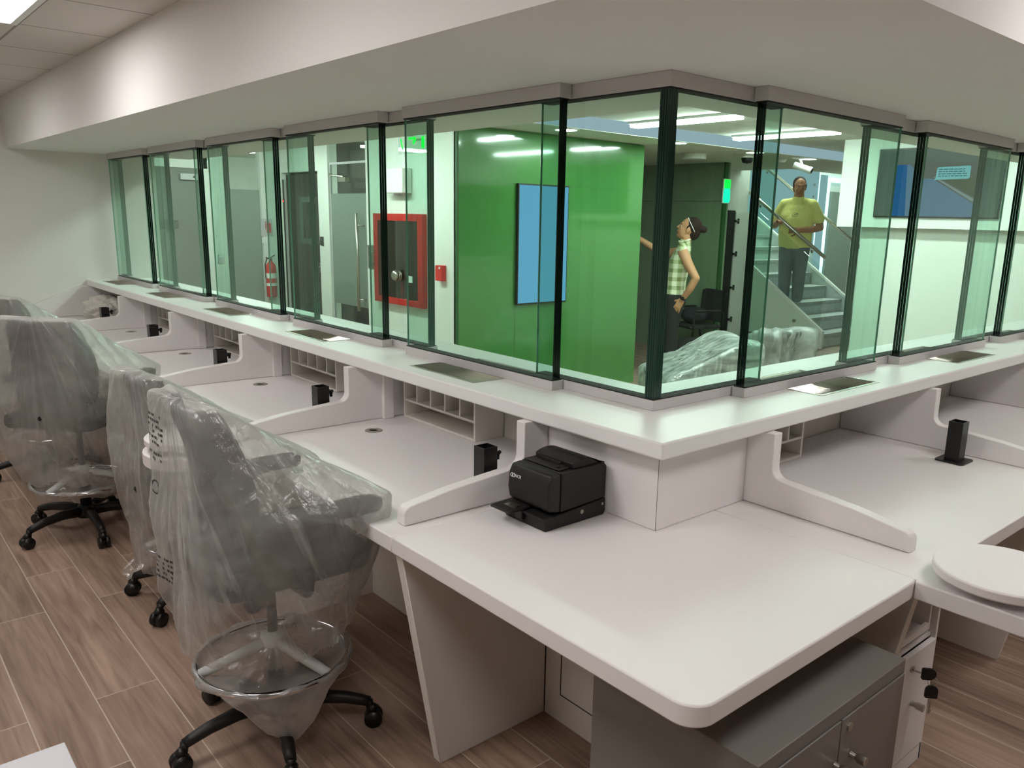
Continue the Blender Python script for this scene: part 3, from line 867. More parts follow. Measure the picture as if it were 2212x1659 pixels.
# ------------------------------------------------------------------ drafting chairs
def chair(loc, rz, label, base_off, ringz=0.26, lift=0.0, lean=0.0):
    t = thing('drafting_chair', label, 'chair', loc, rz, 'dark grey drafting chairs under plastic')
    bm = new(); lathe(bm, [(0, 0.075), (0.045, 0.075), (0.05, 0.10), (0.038, 0.135), (0, 0.135)], 20); obj('base_hub', bm, 'black', t, smooth=True)
    for k in range(5):
        a = math.radians(base_off + 72 * k) - rz
        ca, sa = math.cos(a), math.sin(a)
        bm = new()
        P = lambda r, z: (r * ca, r * sa, z)
        prof = [(0.03, 0.104, 0.026), (0.12, 0.112, 0.023), (0.21, 0.103, 0.02), (0.262, 0.090, 0.018), (0.285, 0.083, 0.016)]
        tube(bm, [P(r, z) for r, z, w in prof], [w for r, z, w in prof], 10)
        tube(bm, [P(0.283, 0.088), P(0.287, 0.06)], 0.013, 8)
        leg = obj('base_leg', bm, 'black', t, smooth=True)
        bm = new()
        n = Vector((-sa, ca, 0)); c = Vector(P(0.297, 0.029))
        for s in (-1, 1):
            tube(bm, [c + n * (0.006 * s), c + n * (0.024 * s)], [0.029, 0.027], 18)
        tube(bm, [c - n * 0.006, c + n * 0.006], 0.012, 10)
        hood = [c + Vector((-ca * 0.012, -sa * 0.012, 0.034)), c + Vector((ca * 0.012, sa * 0.012, 0.026))]
        tube(bm, hood, [0.02, 0.012], 10)
        w = obj('caster', bm, 'blackpaint', leg, smooth=True)
    bm = new(); tube(bm, [(0, 0, 0.12), (0, 0, 0.33)], 0.026, 16); tube(bm, [(0, 0, 0.33), (0, 0, 0.55)], 0.015, 16); obj('gas_column', bm, 'black', t, smooth=True)
    bm = new(); torus(bm, (0, 0, ringz), 0.222, 0.0115, 56, 10); fr = obj('foot_ring', bm, 'chrome', t, smooth=True)
    bm = new(); tube(bm, [(0, 0, ringz + 0.02), (0, 0, ringz + 0.085)], 0.036, 18)
    for k in range(3):
        a = 2 * PI * k / 3 + 0.9
        tube(bm, [(0.03 * math.cos(a), 0.03 * math.sin(a), ringz + 0.05), (0.216 * math.cos(a), 0.216 * math.sin(a), ringz + 0.002)], [0.018, 0.015], 10)
    obj('spoke', bm, 'white', fr, smooth=True)
    n_before = set(o.name for o in t.children)
    # seat, mechanism
    bm = new(); bx(bm, -0.10, 0.12, -0.07, 0.07, 0.535, 0.575); o = obj('mechanism', bm, 'black', t, bevel=0.012)
    bm = new(); tube(bm, [(0.03, 0.07, 0.55), (0.05, 0.2, 0.545), (0.055, 0.25, 0.54)], 0.006, 8); obj('lever', bm, 'black', t, smooth=True)
    bm = new(); prism(bm, arc(0.17, 0.17, 0.07, 0, 90, 6) + arc(-0.17, 0.17, 0.06, 90, 180, 6) + arc(-0.17, -0.17, 0.06, 180, 270, 6) + arc(0.17, -0.17, 0.07, 270, 360, 6), 'z', 0.575, 0.64); obj('seat', bm, 'fabric', t, bevel=0.022, seg=3)
    # backrest: gently curved padded panel
    bm = new()
    nu, nv = 14, 14
    F, B = [], []
    for j in range(nv + 1):
        v = j / nv; z = 0.69 + 0.395 * v
        half = 0.215 * (0.86 + 0.14 * math.sin(PI * min(1, v * 1.1 + 0.1))) * (1 - 0.16 * max(0, (v - 0.82) / 0.18) ** 2)
        x = -0.175 - 0.05 * v ** 1.5 + 0.03 * math.sin(PI * v) - lean * (0.2 + 0.8 * v)
        for i in range(nu + 1):
            u = -1 + 2 * i / nu
            xx = x + 0.045 * u * u
            edge = 0.4 + 0.6 * (1 - u ** 6) * (1 - (2 * v - 1) ** 8)
            F.append(bm.verts.new((xx + 0.024 * edge, u * half, z))); B.append(bm.verts.new((xx - 0.024 * edge, u * half, z)))
    W = nu + 1
    for j in range(nv):
        for i in range(nu):
            a = j * W + i
            bm.faces.new((F[a], F[a + 1], F[a + W + 1], F[a + W])); bm.faces.new((B[a + W], B[a + W + 1], B[a + 1], B[a]))
    for j in range(nv):
        for i in (0, nu):
            a = j * W + i; q = (F[a], F[a + W], B[a + W], B[a]); bm.faces.new(q)
    for i in range(nu):
        for j in (0, nv):
            a = j * W + i; bm.faces.new((F[a], F[a + 1], B[a + 1], B[a]))
    obj('backrest', bm, 'fabric', t, smooth=True)
    bm = new(); tube(bm, [(-0.08, 0, 0.56), (-0.19, 0, 0.57), (-0.225 - lean * 0.12, 0, 0.64), (-0.215 - lean * 0.45, 0, 0.80)], [0.022, 0.024, 0.026, 0.02], 10); obj('back_bar', bm, 'black', t, smooth=True)
    for s in (-1, 1):
        bm = new(); tube(bm, [(0.0, s * 0.16, 0.565), (0.0, s * 0.255, 0.575), (0.0, s * 0.268, 0.62), (0.01, s * 0.265, 0.775)], [0.018, 0.022, 0.024, 0.022], 10); arm = obj('armrest', bm, 'black', t, smooth=True)
        bm = new(); prism(bm, arc(0.19, s * 0.265, 0.042, -90, 90, 8) + arc(-0.07, s * 0.265, 0.042, 90, 270, 8), 'z', 0.772, 0.808); obj('arm_pad', bm, 'fabric2', arm, bevel=0.012, seg=3)
    for o in t.children:
        if o.name not in n_before: o.location.z += lift
    return t

def hull_shell(pts, center, seg_t=168, seg_p=110, lo=-74, seed=0, amp=0.010, low_cut=None, pole=(0, 0, 1)):
    """a cover pulled tight over the given support points: rays from the centre meet their hull, then creases are added;
    the creases fan out from the point the cover hangs from"""
    hb = bmesh.new()
    for p in pts: hb.verts.new(p)
    bmesh.ops.convex_hull(hb, input=hb.verts)
    tree = BVHTree.FromBMesh(hb)
    sup = [Vector(p) for p in pts]
    c = Vector(center)
    turn = Vector((0, 0, 1)).rotation_difference(Vector(pole).normalized()).to_matrix()
    bm = bmesh.new()
    rows = []
    for j in range(seg_p + 1):
        ph = math.radians(lo + (89.6 - lo) * j / seg_p)
        row = []
        for i in range(seg_t):
            th = 2 * PI * i / seg_t
            d = turn @ Vector((math.cos(th) * math.cos(ph), math.sin(th) * math.cos(ph), math.sin(ph)))
            hit = tree.ray_cast(c + d * 3.0, -d)
            row.append(hit[0] if hit[0] is not None else c + d * 0.05)
        rows.append(row)
    for it in range(2):
        nr = []
        for j in range(seg_p + 1):
            r = []
            for i in range(seg_t):
                nb = rows[j][i - 1] + rows[j][(i + 1) % seg_t] + rows[max(j - 1, 0)][i] + rows[min(j + 1, seg_p)][i]
                r.append(rows[j][i] * 0.5 + nb * 0.125)
            nr.append(r)
        rows = nr
    V = []
    for j in range(seg_p + 1):
        r = []
        v = j / seg_p
        fade = min(1.0, (1 - v) * 9)
        for i in range(seg_t):
            p = rows[j][i]
            d = (p - c); d.normalize()
            th = 2 * PI * i / seg_t
            q = Vector((math.cos(th) * 3.0, math.sin(th) * 3.0, v * 1.6 + seed * 3.7))
            w = noise.fractal(q, 0.9, 2.1, 4) * amp
            fold = abs(noise.noise(Vector((math.cos(th) * 4.2 + seed, math.sin(th) * 4.2, v * 0.9)))) ** 0.7
            w -= (0.35 - fold) * amp * 1.6 * fade
            dm = min((p - s).length_squared for s in sup)
            w -= min(0.05, 0.42 * dm) * fade          # the film sags between its supports
            e = noise.noise(Vector(p) * 24 + Vector((seed, 0, 0))) * amp * 0.25
            nd = Vector((d.x, d.y, d.z * 0.4))
            r.append(bm.verts.new(p + nd * (w + e)))
        V.append(r)
    uv = bm.loops.layers.uv.new('film')
    for j in range(seg_p):
        for i in range(seg_t):
            k = (i + 1) % seg_t
            f = (V[j][i], V[j][k], V[j + 1][k], V[j + 1][i])
            if low_cut is not None and sum(x.co.z for x in f) / 4 < low_cut + 0.03 * noise.noise(Vector((i * 0.12, seed, 0))): continue
            fc = bm.faces.new(f)
            for lp, (a, b) in zip(fc.loops, ((i, j), (i + 1, j), (i + 1, j + 1), (i, j + 1))): lp[uv].uv = (a / seg_t, b / seg_p)
    bmesh.ops.delete(bm, geom=[x for x in bm.verts if not x.link_faces], context='VERTS')
    hb.free()
    return bm

def cover(loc, rz, label, seed, m, zlow, extra=(), slack=0.02, cut=None, amp=0.012, lean=0.0, lift=0.0):
    t = thing('plastic_chair_cover', label, 'plastic cover', loc, rz, 'clear plastic covers over the chairs')
    s = slack
    pts = []
    for y in (-0.185, 0.185): pts += [(-0.245 - lean, y, 1.10 + lift), (-0.18 - lean, y, 1.105 + lift)]
    for y in (-0.208, 0.208): pts += [(-0.25 - lean * 0.7, y, 0.95 + lift), (-0.26 - lean * 0.3, y * 0.95, 0.72 + lift)]
    for y in (-0.312, 0.312): pts += [(0.25, y * 0.97, 0.822 + lift), (0.20, y * 1.03, 0.815 + lift), (-0.10, y * 1.03, 0.80 + lift), (0.245, y * 0.95, 0.76 + lift)]
    pts += [(0.26, 0.18, 0.58), (0.26, -0.18, 0.58), (-0.25, 0.22, 0.5), (-0.25, -0.22, 0.5), (0.0, 0.30, 0.5), (0.0, -0.30, 0.5)]
    for k in range(12):
        a = 2 * PI * k / 12
        pts.append((0.235 * math.cos(a) - 0.02, 0.235 * math.sin(a), zlow))
    pts += list(extra)
    pts = [Vector(p) * 1.0 + Vector((p[0], p[1], 0)) * s for p in pts]
    bm = hull_shell(pts, (-0.04, 0, 0.66), seed=seed, low_cut=cut if cut is not None else zlow + 0.02, amp=amp, pole=(-0.17, 0, 0.44))
    obj('film', bm, m, t, smooth=True)
    return t

CH = [((-0.945, 0.665, 0), 0.0, 'dark grey drafting chair under plastic at the front, foot ring showing', 182),
      ((-0.785, 1.76, 0), math.radians(6), 'dark grey drafting chair under plastic, second from the front, pushed behind the first', 216),
      ((-0.99, 2.84, 0), math.radians(42), 'dark grey drafting chair under plastic, third from the front, with chrome ring', 198),
      ((-0.93, 3.95, 0), math.radians(20), 'dark grey drafting chair under plastic at the left photo edge', 176)]
for k, (loc, rz, lab, bo) in enumerate(CH): chair(loc, rz, lab, bo, lift=-0.115 if k == 1 else 0.0)
t = cover(*CH[0][:2], 'crumpled translucent plastic bag with printed marks over the front drafting chair', 1, 'film', 0.34)
# printed marks on the bag: rows of small type and a ring arrow laid on the film's back face
film = t.children[0]
dgm = bmesh.new(); dgm.from_mesh(film.data); ftree = BVHTree.FromBMesh(dgm)
def on_film(y, z):
    h = ftree.ray_cast(Vector((-2, y, z)), Vector((1, 0, 0)))
    return (h[0].x if h[0] is not None else -0.27) - 0.0012
def dash(bm, y0, y1, z0, z1):
    bm.faces.new([bm.verts.new((on_film(y, z), y, z)) for y, z in ((y0, z0), (y1, z0), (y1, z1), (y0, z1))])
def bag_print(rows, y0, z0, seed, wide):
    bm = new(); rnd = random.Random(seed)
    for j in range(rows):
        y = y0 - 0.01 * rnd.random()
        while y > y0 - wide:
            L = rnd.uniform(0.006, 0.018)
            if rnd.random() < 0.8: dash(bm, y - L, y, z0 - j * 0.016, z0 - j * 0.016 + 0.0075)
            y -= L + 0.005
    return bm
obj('printed_text', bag_print(6, 0.20, 1.03, 3, 0.13), 'ink', film)
obj('printed_text', bag_print(2, 0.19, 0.92, 4, 0.10), 'ink', film)
obj('printed_text', bag_print(5, 0.19, 0.60, 8, 0.09), 'ink', film)
bm = new()
for k in range(26):
    a0, a1 = math.radians(30 + 300 * k / 26), math.radians(30 + 300 * (k + 1) / 26)
    q = [(0.15 + r * math.cos(a), 0.82 + r * math.sin(a)) for r, a in ((0.022, a0), (0.022, a1), (0.017, a1), (0.017, a0))]
    bm.faces.new([bm.verts.new((on_film(y, z), y, z)) for y, z in q])
q = [(0.178, 0.835), (0.160, 0.835), (0.169, 0.818)]
bm.faces.new([bm.verts.new((on_film(y, z), y, z)) for y, z in q])
obj('recycling_mark', bm, 'ink', film)
dgm.free()
# loose film round the foot ring of the front chair, hanging to a point
def ring_film(t, R, zr, tip, seed, m):
    bm = new(); n, mrow = 72, 16
    rows = []
    for j in range(mrow + 1):
        v = j / mrow; r = []
        for i in range(n):
            a = 2 * PI * i / n
            da = abs((a - tip[0] + PI) % (2 * PI) - PI)
            drop = 0.05 + 0.15 * math.exp(-(da / 0.42) ** 2) + 0.03 * noise.noise(Vector((math.cos(a) * 2, math.sin(a) * 2, seed)))
            if v < 0.5:
                w = v / 0.5; rr = R * (0.12 + 0.90 * w); z = zr + 0.05 * (1 - w) - 0.035 * math.sin(PI * w)
            else:
                w = (v - 0.5) / 0.5; rr = R * (1.03 + 0.06 * math.sin(PI * w) - 0.12 * w); z = zr + 0.012 - drop * w
            z += 0.012 * noise.noise(Vector((math.cos(a) * 4, math.sin(a) * 4, v * 7 + seed)))
            rr += 0.014 * noise.noise(Vector((math.cos(a) * 5, math.sin(a) * 5, v * 6 + seed + 4))) * v
            r.append(bm.verts.new((rr * math.cos(a), rr * math.sin(a), z)))
        rows.append(r)
    for j in range(mrow):
        for i in range(n): bm.faces.new((rows[j][i], rows[j][(i + 1) % n], rows[j + 1][(i + 1) % n], rows[j + 1][i]))
    return obj('ring_film', bm, m, t, smooth=True)
ring_film(t, 0.225, 0.262, (math.radians(258),), 2.0, 'film2')
cover(*CH[1][:2], 'shiny plastic bag over the second drafting chair, tapering to its base', 5, 'film', 0.16, amp=0.014, slack=0.0, lift=-0.115)
t = cover(*CH[2][:2], 'smooth cloudy plastic bag over the third drafting chair', 9, 'filmsmooth', 0.30, amp=0.008, slack=0.03)
ring_film(t, 0.225, 0.262, (math.radians(40),), 6.0, 'film2')
cover(*CH[3][:2], 'cloudy plastic bag over the chair at the left photo edge', 12, 'filmsmooth', 0.30, amp=0.009)
# loose flap of film trailing on the floor by the second chair
bm = new(); n = 18; rows = []
for j in range(n + 1):
    r = []
    for i in range(n + 1):
        u, v = i / n, j / n
        r.append(bm.verts.new((-1.02 + 0.22 * u + 0.02 * noise.noise(Vector((u * 4, v * 4, 1))), 1.98 + 0.30 * v * (0.5 + 0.5 * u), 0.03 + 0.16 * u * (1 - 0.4 * v) + 0.02 * noise.noise(Vector((u * 6, v * 6, 3))))))
    rows.append(r)
for j in range(n):
    for i in range(n): bm.faces.new((rows[j][i], rows[j][i + 1], rows[j + 1][i + 1], rows[j + 1][i]))
o = obj('plastic_flap', bm, 'filmclear', smooth=True); tag(o, 'loose clear film flap trailing over a caster beside the second chair', 'plastic film')

# crumpled bundle of film on the farthest desk
bm = new(); bmesh.ops.create_icosphere(bm, subdivisions=5, radius=1)
for v in bm.verts:
    d = v.co.copy()
    f = 1 + 0.30 * noise.fractal(d * 1.8 + Vector((3, 1, 2)), 0.9, 2.0, 4) - 0.14 * abs(noise.noise(d * 4.2))
    v.co = Vector((d.x * 0.15 * f, d.y * 0.24 * f, max(-0.095, d.z * 0.105 * f)))
bm.transform(Matrix.Translation((-0.24, 5.28, 0.846)))
o = obj('film_bundle', bm, 'yellowpale', smooth=True); tag(o, 'crumpled bundle of white plastic film on the farthest desk by the wall', 'plastic film')

# ------------------------------------------------------------------ receipt printer on the corner desk
t = thing('receipt_printer', 'black receipt printer with front slip tray on the corner desk', 'printer', (-0.318, 0.08, 0.75))
def PB(name, pts, y0, y1, m, bev=0.003, parent=None):
    b = new(); prism(b, pts, 'y', y0, y1)
    return obj(name, b, m, parent or t, bevel=bev, seg=2)
# local: -x is the front, y across
PB('base', [(-0.118, 0.001), (0.112, 0.001), (0.118, 0.012), (0.118, 0.052), (-0.118, 0.036), (-0.118, 0.008)], -0.087, 0.087, 'darkbody')
body = PB('body', [(-0.060, 0.046), (0.116, 0.054), (0.118, 0.150), (0.105, 0.163), (-0.060, 0.160)], -0.087, 0.087, 'darkbody')
front = PB('front_cover', [(-0.098, 0.052), (-0.062, 0.046), (-0.062, 0.160), (-0.096, 0.158), (-0.108, 0.135), (-0.112, 0.09), (-0.106, 0.058)], -0.0868, 0.0868, 'darkbody', 0.006)
lidpts = [(-0.012, 0.162)] + [(-0.012 + 0.125 * k / 12, 0.156 + 0.030 * math.sin(PI * min(1.0, 0.22 + 0.78 * k / 12)) ** 0.9) for k in range(13)] + [(0.113, 0.160)]
PB('paper_lid', lidpts, -0.080, 0.080, 'darkpanel', 0.003)
bm = new(); bx(bm, -0.058, -0.014, -0.07, 0.078, 0.1605, 0.166); obj('top_plate', bm, 'darkpanel', t, bevel=0.002)
bm = new(); bx(bm, -0.02, -0.012, -0.035, 0.055, 0.166, 0.172); obj('paper_slot', bm, 'gap', t)
bm = new(); lathe(bm, [(0, 0.1665), (0.007, 0.1665), (0.0075, 0.168), (0.006, 0.169), (0, 0.169)], 18, (-0.040, -0.050, 0)); obj('feed_button', bm, 'blackpaint', t)
sl = PB('slip_tray', [(-0.175, 0.040), (-0.060, 0.044), (-0.060, 0.050), (-0.175, 0.047)], 0.0, 0.086, 'darkbody', 0.002)
bm = new(); bx(bm, -0.125, -0.09, -0.087, 0.0, 0.034, 0.040); obj('slip_table', bm, 'darkbody', t)
bm = new(); bx(bm, -0.148, -0.116, 0.018, 0.058, 0.0485, 0.0505); bx(bm, -0.148, -0.14, 0.010, 0.018, 0.0485, 0.0505); obj('metal_clip', bm, 'steel', sl)
bm = new(); bx(bm, -0.13, -0.105, 0.0, 0.03, 0.012, 0.041); obj('slip_latch', bm, 'blackpaint', t, bevel=0.003)
for x, z, r in ((0.022, 0.030, 0.0062), (0.105, 0.036, 0.0042)):
    bm = new(); lathe(bm, [(0, 0), (r, 0), (r, 0.0016), (0, 0.0016)], 20); bm.transform(Matrix.Translation((x, -0.087, z)) @ Matrix.Rotation(PI / 2, 4, 'X')); obj('screw', bm, 'steel', t)
bm = text_mesh('NCR', 0.0125, 0.0004); bm.transform(Matrix.Translation((-0.1117, 0.040, 0.128)) @ Matrix.Rotation(math.radians(8), 4, 'Y') @ Matrix.Rotation(-PI / 2, 4, 'Z') @ Matrix.Rotation(PI / 2, 4, 'X')); lg = obj('logo_lettering', bm, 'whiteink', front)
bm = new(); torus(bm, (-0.004, 0, 0), 0.0052, 0.0011, 22, 6); torus(bm, (0.0035, 0, 0), 0.0052, 0.0011, 22, 6); bm.transform(Matrix.Translation((-0.1117, 0.064, 0.128)) @ Matrix.Rotation(math.radians(8), 4, 'Y') @ Matrix.Rotation(-PI / 2, 4, 'Z') @ Matrix.Rotation(PI / 2, 4, 'X')); obj('logo_ring', bm, 'whiteink', front)

# ------------------------------------------------------------------ grey steel cabinet under the corner desk
t = thing('steel_cabinet', 'grey steel two-door cabinet under the near edge of the corner desk', 'cabinet', (-0.335, -0.63, 0))
bm = new(); bx(bm, -0.64, -0.032, -0.848, -0.41, 0.001, 0.60); obj('body', bm, 'greybox', t, world=True, bevel=0.002)
for x0, x1, k, ly in ((-0.632, -0.333, -0.345, 0.466), (-0.327, -0.040, -0.275, 0.460)):
    bm = new(); bx(bm, x0, x1, -0.853, -0.8485, 0.03, 0.566); d = obj('door', bm, 'greybox', t, world=True, bevel=0.0015)
    bm = new(); tube(bm, [(k, -0.853, ly), (k, -0.866, ly), (k, -0.874, ly), (k, -0.890, ly)], [0.008, 0.0065, 0.011, 0.011], 18); obj('knob', bm, 'steel', d, world=True, smooth=False, bevel=0.001)
bm = new(); lathe(bm, [(0, 0), (0.010, 0), (0.010, 0.004), (0.006, 0.005), (0, 0.005)], 20); bm.transform(Matrix.Translation((-0.297, -0.853, 0.538)) @ Matrix.Rotation(PI / 2, 4, 'X')); obj('lock', bm, 'steel', d, world=True)

# ------------------------------------------------------------------ white pedestal with keys
t = thing('drawer_pedestal', 'narrow white pedestal with keys in its lock under the right desk', 'pedestal', (0.37, -0.5, 0))
bm = new()
bx(bm, 0.238, 0.250, -0.70, -0.26, 0.001, 0.60); bx(bm, 0.492, 0.504, -0.715, -0.26, 0.001, 0.60); bx(bm, 0.25, 0.492, -0.27, -0.26, 0.001, 0.60); bx(bm, 0.25, 0.492, -0.70, -0.27, 0.001, 0.02); bx(bm, 0.25, 0.492, -0.70, -0.27, 0.415, 0.427)
obj('body', bm, 'lam', t, world=True)
bm = new()
bx(bm, 0.268, 0.278, -0.70, -0.30, 0.44, 0.53); bx(bm, 0.470, 0.480, -0.70, -0.30, 0.44, 0.53); bx(bm, 0.278, 0.470, -0.70, -0.30, 0.44, 0.448); bx(bm, 0.278, 0.470, -0.31, -0.30, 0.448, 0.53); bx(bm, 0.278, 0.470, -0.70, -0.69, 0.448, 0.462)
dr = obj('drawer', bm, 'lam', t, world=True)
bm = new(); bx(bm, 0.256, 0.265, -0.69, -0.35, 0.455, 0.475); bx(bm, 0.483, 0.491, -0.69, -0.35, 0.455, 0.475); obj('runner', bm, 'gap', dr, world=True)
bm = new(); bx(bm, 0.243, 0.497, -0.718, -0.702, 0.065, 0.412); d = obj('door', bm, 'lam', t, world=True, bevel=0.002)
bm = new(); bx(bm, 0.243, 0.503, -0.715, -0.702, 0.002, 0.06); obj('plinth', bm, 'lam', t, world=True, bevel=0.002)
bm = new(); tube(bm, [(0.372, -0.718, 0.248), (0.372, -0.73, 0.248), (0.372, -0.737, 0.248), (0.372, -0.756, 0.248)], [0.008, 0.007, 0.011, 0.011], 18); obj('knob', bm, 'steel', d, world=True, bevel=0.001)
bm = new(); lathe(bm, [(0, 0), (0.010, 0), (0.010, 0.005), (0, 0.005)], 20); bm.transform(Matrix.Translation((0.345, -0.718, 0.368)) @ Matrix.Rotation(PI / 2, 4, 'X')); lk = obj('lock', bm, 'steel', d, world=True)
t = thing('key_ring', 'two small black-headed keys hanging from the pedestal lock', 'keys', (0.36, -0.74, 0.33))
def key(c, ax, ang):
    b = new()
    prism(b, arc(0, 0, 0.015, 90, 270, 10) + [(0.016, -0.015), (0.019, -0.012), (0.019, 0.012), (0.016, 0.015)], 'z', -0.003, 0.003)
    b.transform(Matrix.Translation(c) @ Matrix.Rotation(ang, 4, 'Y') @ Matrix.Rotation(PI / 2, 4, 'X'))
    return b
KT = Matrix.Translation((0.362, -0.742, 0.36)) @ Matrix.Rotation(math.radians(-48), 4, 'Z') @ Matrix.Scale(1.2, 4) @ Matrix.Translation((-0.362, 0.742, -0.36))
def kobj(name, b, m, bev=0.0):
    b.transform(KT); return obj(name, b, m, t, world=True, bevel=bev)
kobj('key_head', key((0.378, -0.745, 0.360), 0, PI), 'blackpaint', 0.001)
kobj('key_head', key((0.386, -0.747, 0.318), 0, PI / 2), 'blackpaint', 0.001)
b = new(); tube(b, [(0.345, -0.724, 0.367), (0.352, -0.742, 0.364)], 0.003, 8); obj('key_blade', b, 'steel', t, world=True)
b = new(); bx(b, 0.384, 0.388, -0.7485, -0.7455, 0.258, 0.290); bx(b, 0.388, 0.3905, -0.7485, -0.7455, 0.264, 0.269); kobj('key_blade', b, 'steel')
b = new(); torus(b, (0, 0, 0), 0.011, 0.0009, 24, 6); b.transform(Matrix.Translation((0.386, -0.747, 0.342)) @ Matrix.Rotation(PI / 2, 4, 'X')); kobj('ring', b, 'steel')

# pale box whose corner enters the frame at the lower left
t = thing('low_cabinet', 'pale grey flat-topped low cabinet whose corner enters at the lower left', 'cabinet', (-1.85, -0.15, 0))
bm = new(); bx(bm, -2.1, -1.597, -0.42, 0.130, 0.535, 0.55); obj('top', bm, 'greylight', t, world=True, bevel=0.0015)
bm = new(); bx(bm, -2.08, -1.61, -0.41, 0.118, 0.001, 0.535); obj('body', bm, 'greylight', t, world=True)
# ------------------------------------------------------------------ public hall: lamps
def linear_lamp(x0, x1, y0, y1, z, label, drop=0.0):
    t = thing('linear_ceiling_lamp', label, 'ceiling light', ((x0 + x1) / 2, (y0 + y1) / 2, z), 0, 'linear hall lamps')
    bm = new(); bx(bm, x0, x1, y0, y1, z - 0.045, z - 0.02); obj('diffuser', bm, 'lamp', t, world=True, bevel=0.004)
    bm = new(); bx(bm, x0 - 0.012, x1 + 0.012, y0 - 0.012, y1 + 0.012, z - 0.02, z - 0.001 + drop); obj('housing', bm, 'white', t, world=True)
linear_lamp(3.33, 3.43, 2.19, 3.24, 2.39, 'long bright ceiling lamp behind the corner glass')
linear_lamp(4.67, 4.77, 2.15, 3.18, 2.39, 'long bright ceiling lamp seen through the screen right of the corner')
linear_lamp(1.7, 1.8, 0.9, 2.1, 2.39, 'added long ceiling lamp, unseen above the left counter glass')  # added out of view to light the hall
linear_lamp(1.0, 1.1, 3.6, 4.9, 2.29, 'long ceiling lamp hidden in front of the white column')
linear_lamp(3.33, 3.43, 0.75, 1.75, 2.39, 'added long ceiling lamp, unseen above the right counter glass')  # extra unseen lamp, put in because the hall needs light
linear_lamp(4.67, 4.77, 0.75, 1.75, 2.39, 'added long ceiling lamp, unseen close to the wall television')  # unseen addition, brightens the hall by the television
linear_lamp(0.62, 1.55, 5.95, 6.05, 2.29, 'added ceiling lamp, unseen in the alcove by the grey door')  # extra lamp out of view, added for light in the alcove
linear_lamp(1.45, 2.05, 7.75, 7.95, 2.29, 'short bright lamp above the frosted panel behind the far glass')
linear_lamp(2.95, 3.75, 7.75, 7.9, 2.29, 'flat bright lamp behind the top of the glass door')
linear_lamp(8.0, 9.2, 4.8, 4.95, 3.29, 'added lamp, unseen high in the stairwell')  # put in out of view to brighten the stairs
linear_lamp(9.6, 10.8, 5.5, 5.65, 3.29, 'added lamp, unseen above the head of the stairs')  # another unseen lamp added for the dark stairs
linear_lamp(2.5, 3.3, 5.5, 5.65, 2.29, 'added lamp, unseen inside the office behind the glass door')  # unseen, added to lift the dark office
linear_lamp(10.2, 11.6, 4.8, 4.95, 3.29, 'added lamp, unseen high beside the stairwell')  # extra lamp out of view, lightens the stair side
for k, (x, y, w) in enumerate(((2.74, 3.38, 'above the wall display'), (4.09, 3.36, 'right of the corner post'), (5.3, 3.36, 'before the ceiling camera'), (6.29, 3.36, 'above the yellow shirt'))):
    t = thing('downlight', 'round recessed downlight ' + w, 'ceiling light', (x, y, 2.29), 0, 'round downlights in the plaster ceiling')
    bm = new(); lathe(bm, [(0, -0.006), (0.085, -0.006)], 32); obj('diffuser', bm, 'lamp', t)
    bm = new(); lathe(bm, [(0.085, -0.001), (0.085, -0.009), (0.105, -0.006), (0.108, -0.001)], 32); obj('trim_ring', bm, 'white', t, smooth=True)

# wall display on the green wall
t = thing('wall_display', 'upright pale blue display screen on the green glass wall', 'display', (2.84, 3.76, 0.875))
bm = new(); bx(bm, 2.555, 3.128, 3.735, 3.763, 0.872, 1.874); obj('housing', bm, 'blackpaint', t, world=True, bevel=0.002)
bm = new(); bx(bm, 2.566, 3.117, 3.7335, 3.7348, 0.884, 1.862); obj('screen', bm, 'screenblue', t, world=True)

# white column: hose cabinet, speaker box, call point, nameplate
t = thing('hose_cabinet', 'red fire hose cabinet with dark glass on the white column', 'fire cabinet', (XC, 4.57, 0.83))
bm = new()
for a in ((4.18, 4.255, 0.83, 1.605), (4.90, 4.97, 0.83, 1.605), (4.255, 4.90, 0.83, 0.885), (4.255, 4.90, 1.545, 1.605)): bx(bm, XC - 0.05, XC - 0.001, *a)
obj('frame', bm, 'red', t, world=True, bevel=0.003)
bm = new(); bx(bm, XC - 0.012, XC - 0.002, 4.255, 4.90, 0.885, 1.545); obj('back', bm, 'cabin', t, world=True)
bm = new(); bx(bm, XC - 0.044, XC - 0.04, 4.255, 4.90, 0.885, 1.545); obj('door_glass', bm, glass('cabinet_glass', (0.75, 0.72, 0.70), 0.06, 0.5), t, world=True)
bm = new(); lathe(bm, [(0.012, 0), (0.03, 0), (0.036, 0.006), (0.036, 0.012), (0.031, 0.014), (0.036, 0.017), (0.036, 0.023), (0.031, 0.026), (0.036, 0.03), (0.03, 0.05), (0.018, 0.055), (0, 0.055), ], 24); bm.transform(Matrix.Translation((XC - 0.046, 4.535, 1.085)) @ Matrix.Rotation(-PI / 2, 4, 'Y') @ Matrix.Scale(1.3, 4)); obj('hose_coupling', bm, 'steel', t, world=True, smooth=True)
bm = new(); tube(bm, [(XC - 0.025, 4.535, 1.08), (XC - 0.025, 4.535, 0.9)], 0.014, 10); obj('hose', bm, 'red', t, world=True, smooth=True)
bm = new(); bx(bm, XC - 0.046, XC - 0.0445, 4.34, 4.40, 1.035, 1.09); obj('paper_tag', bm, 'white', t, world=True)
bm = new(); tube(bm, [(XC - 0.05, 4.945, 1.16), (XC - 0.085, 4.945, 1.17), (XC - 0.085, 4.945, 1.27), (XC - 0.05, 4.945, 1.28)], 0.006, 8); obj('handle', bm, 'steel', t, world=True, smooth=True)
t = thing('speaker_box', 'plain white box mounted high on the column above the red hose cabinet', 'wall box', (XC, 4.55, 1.77))
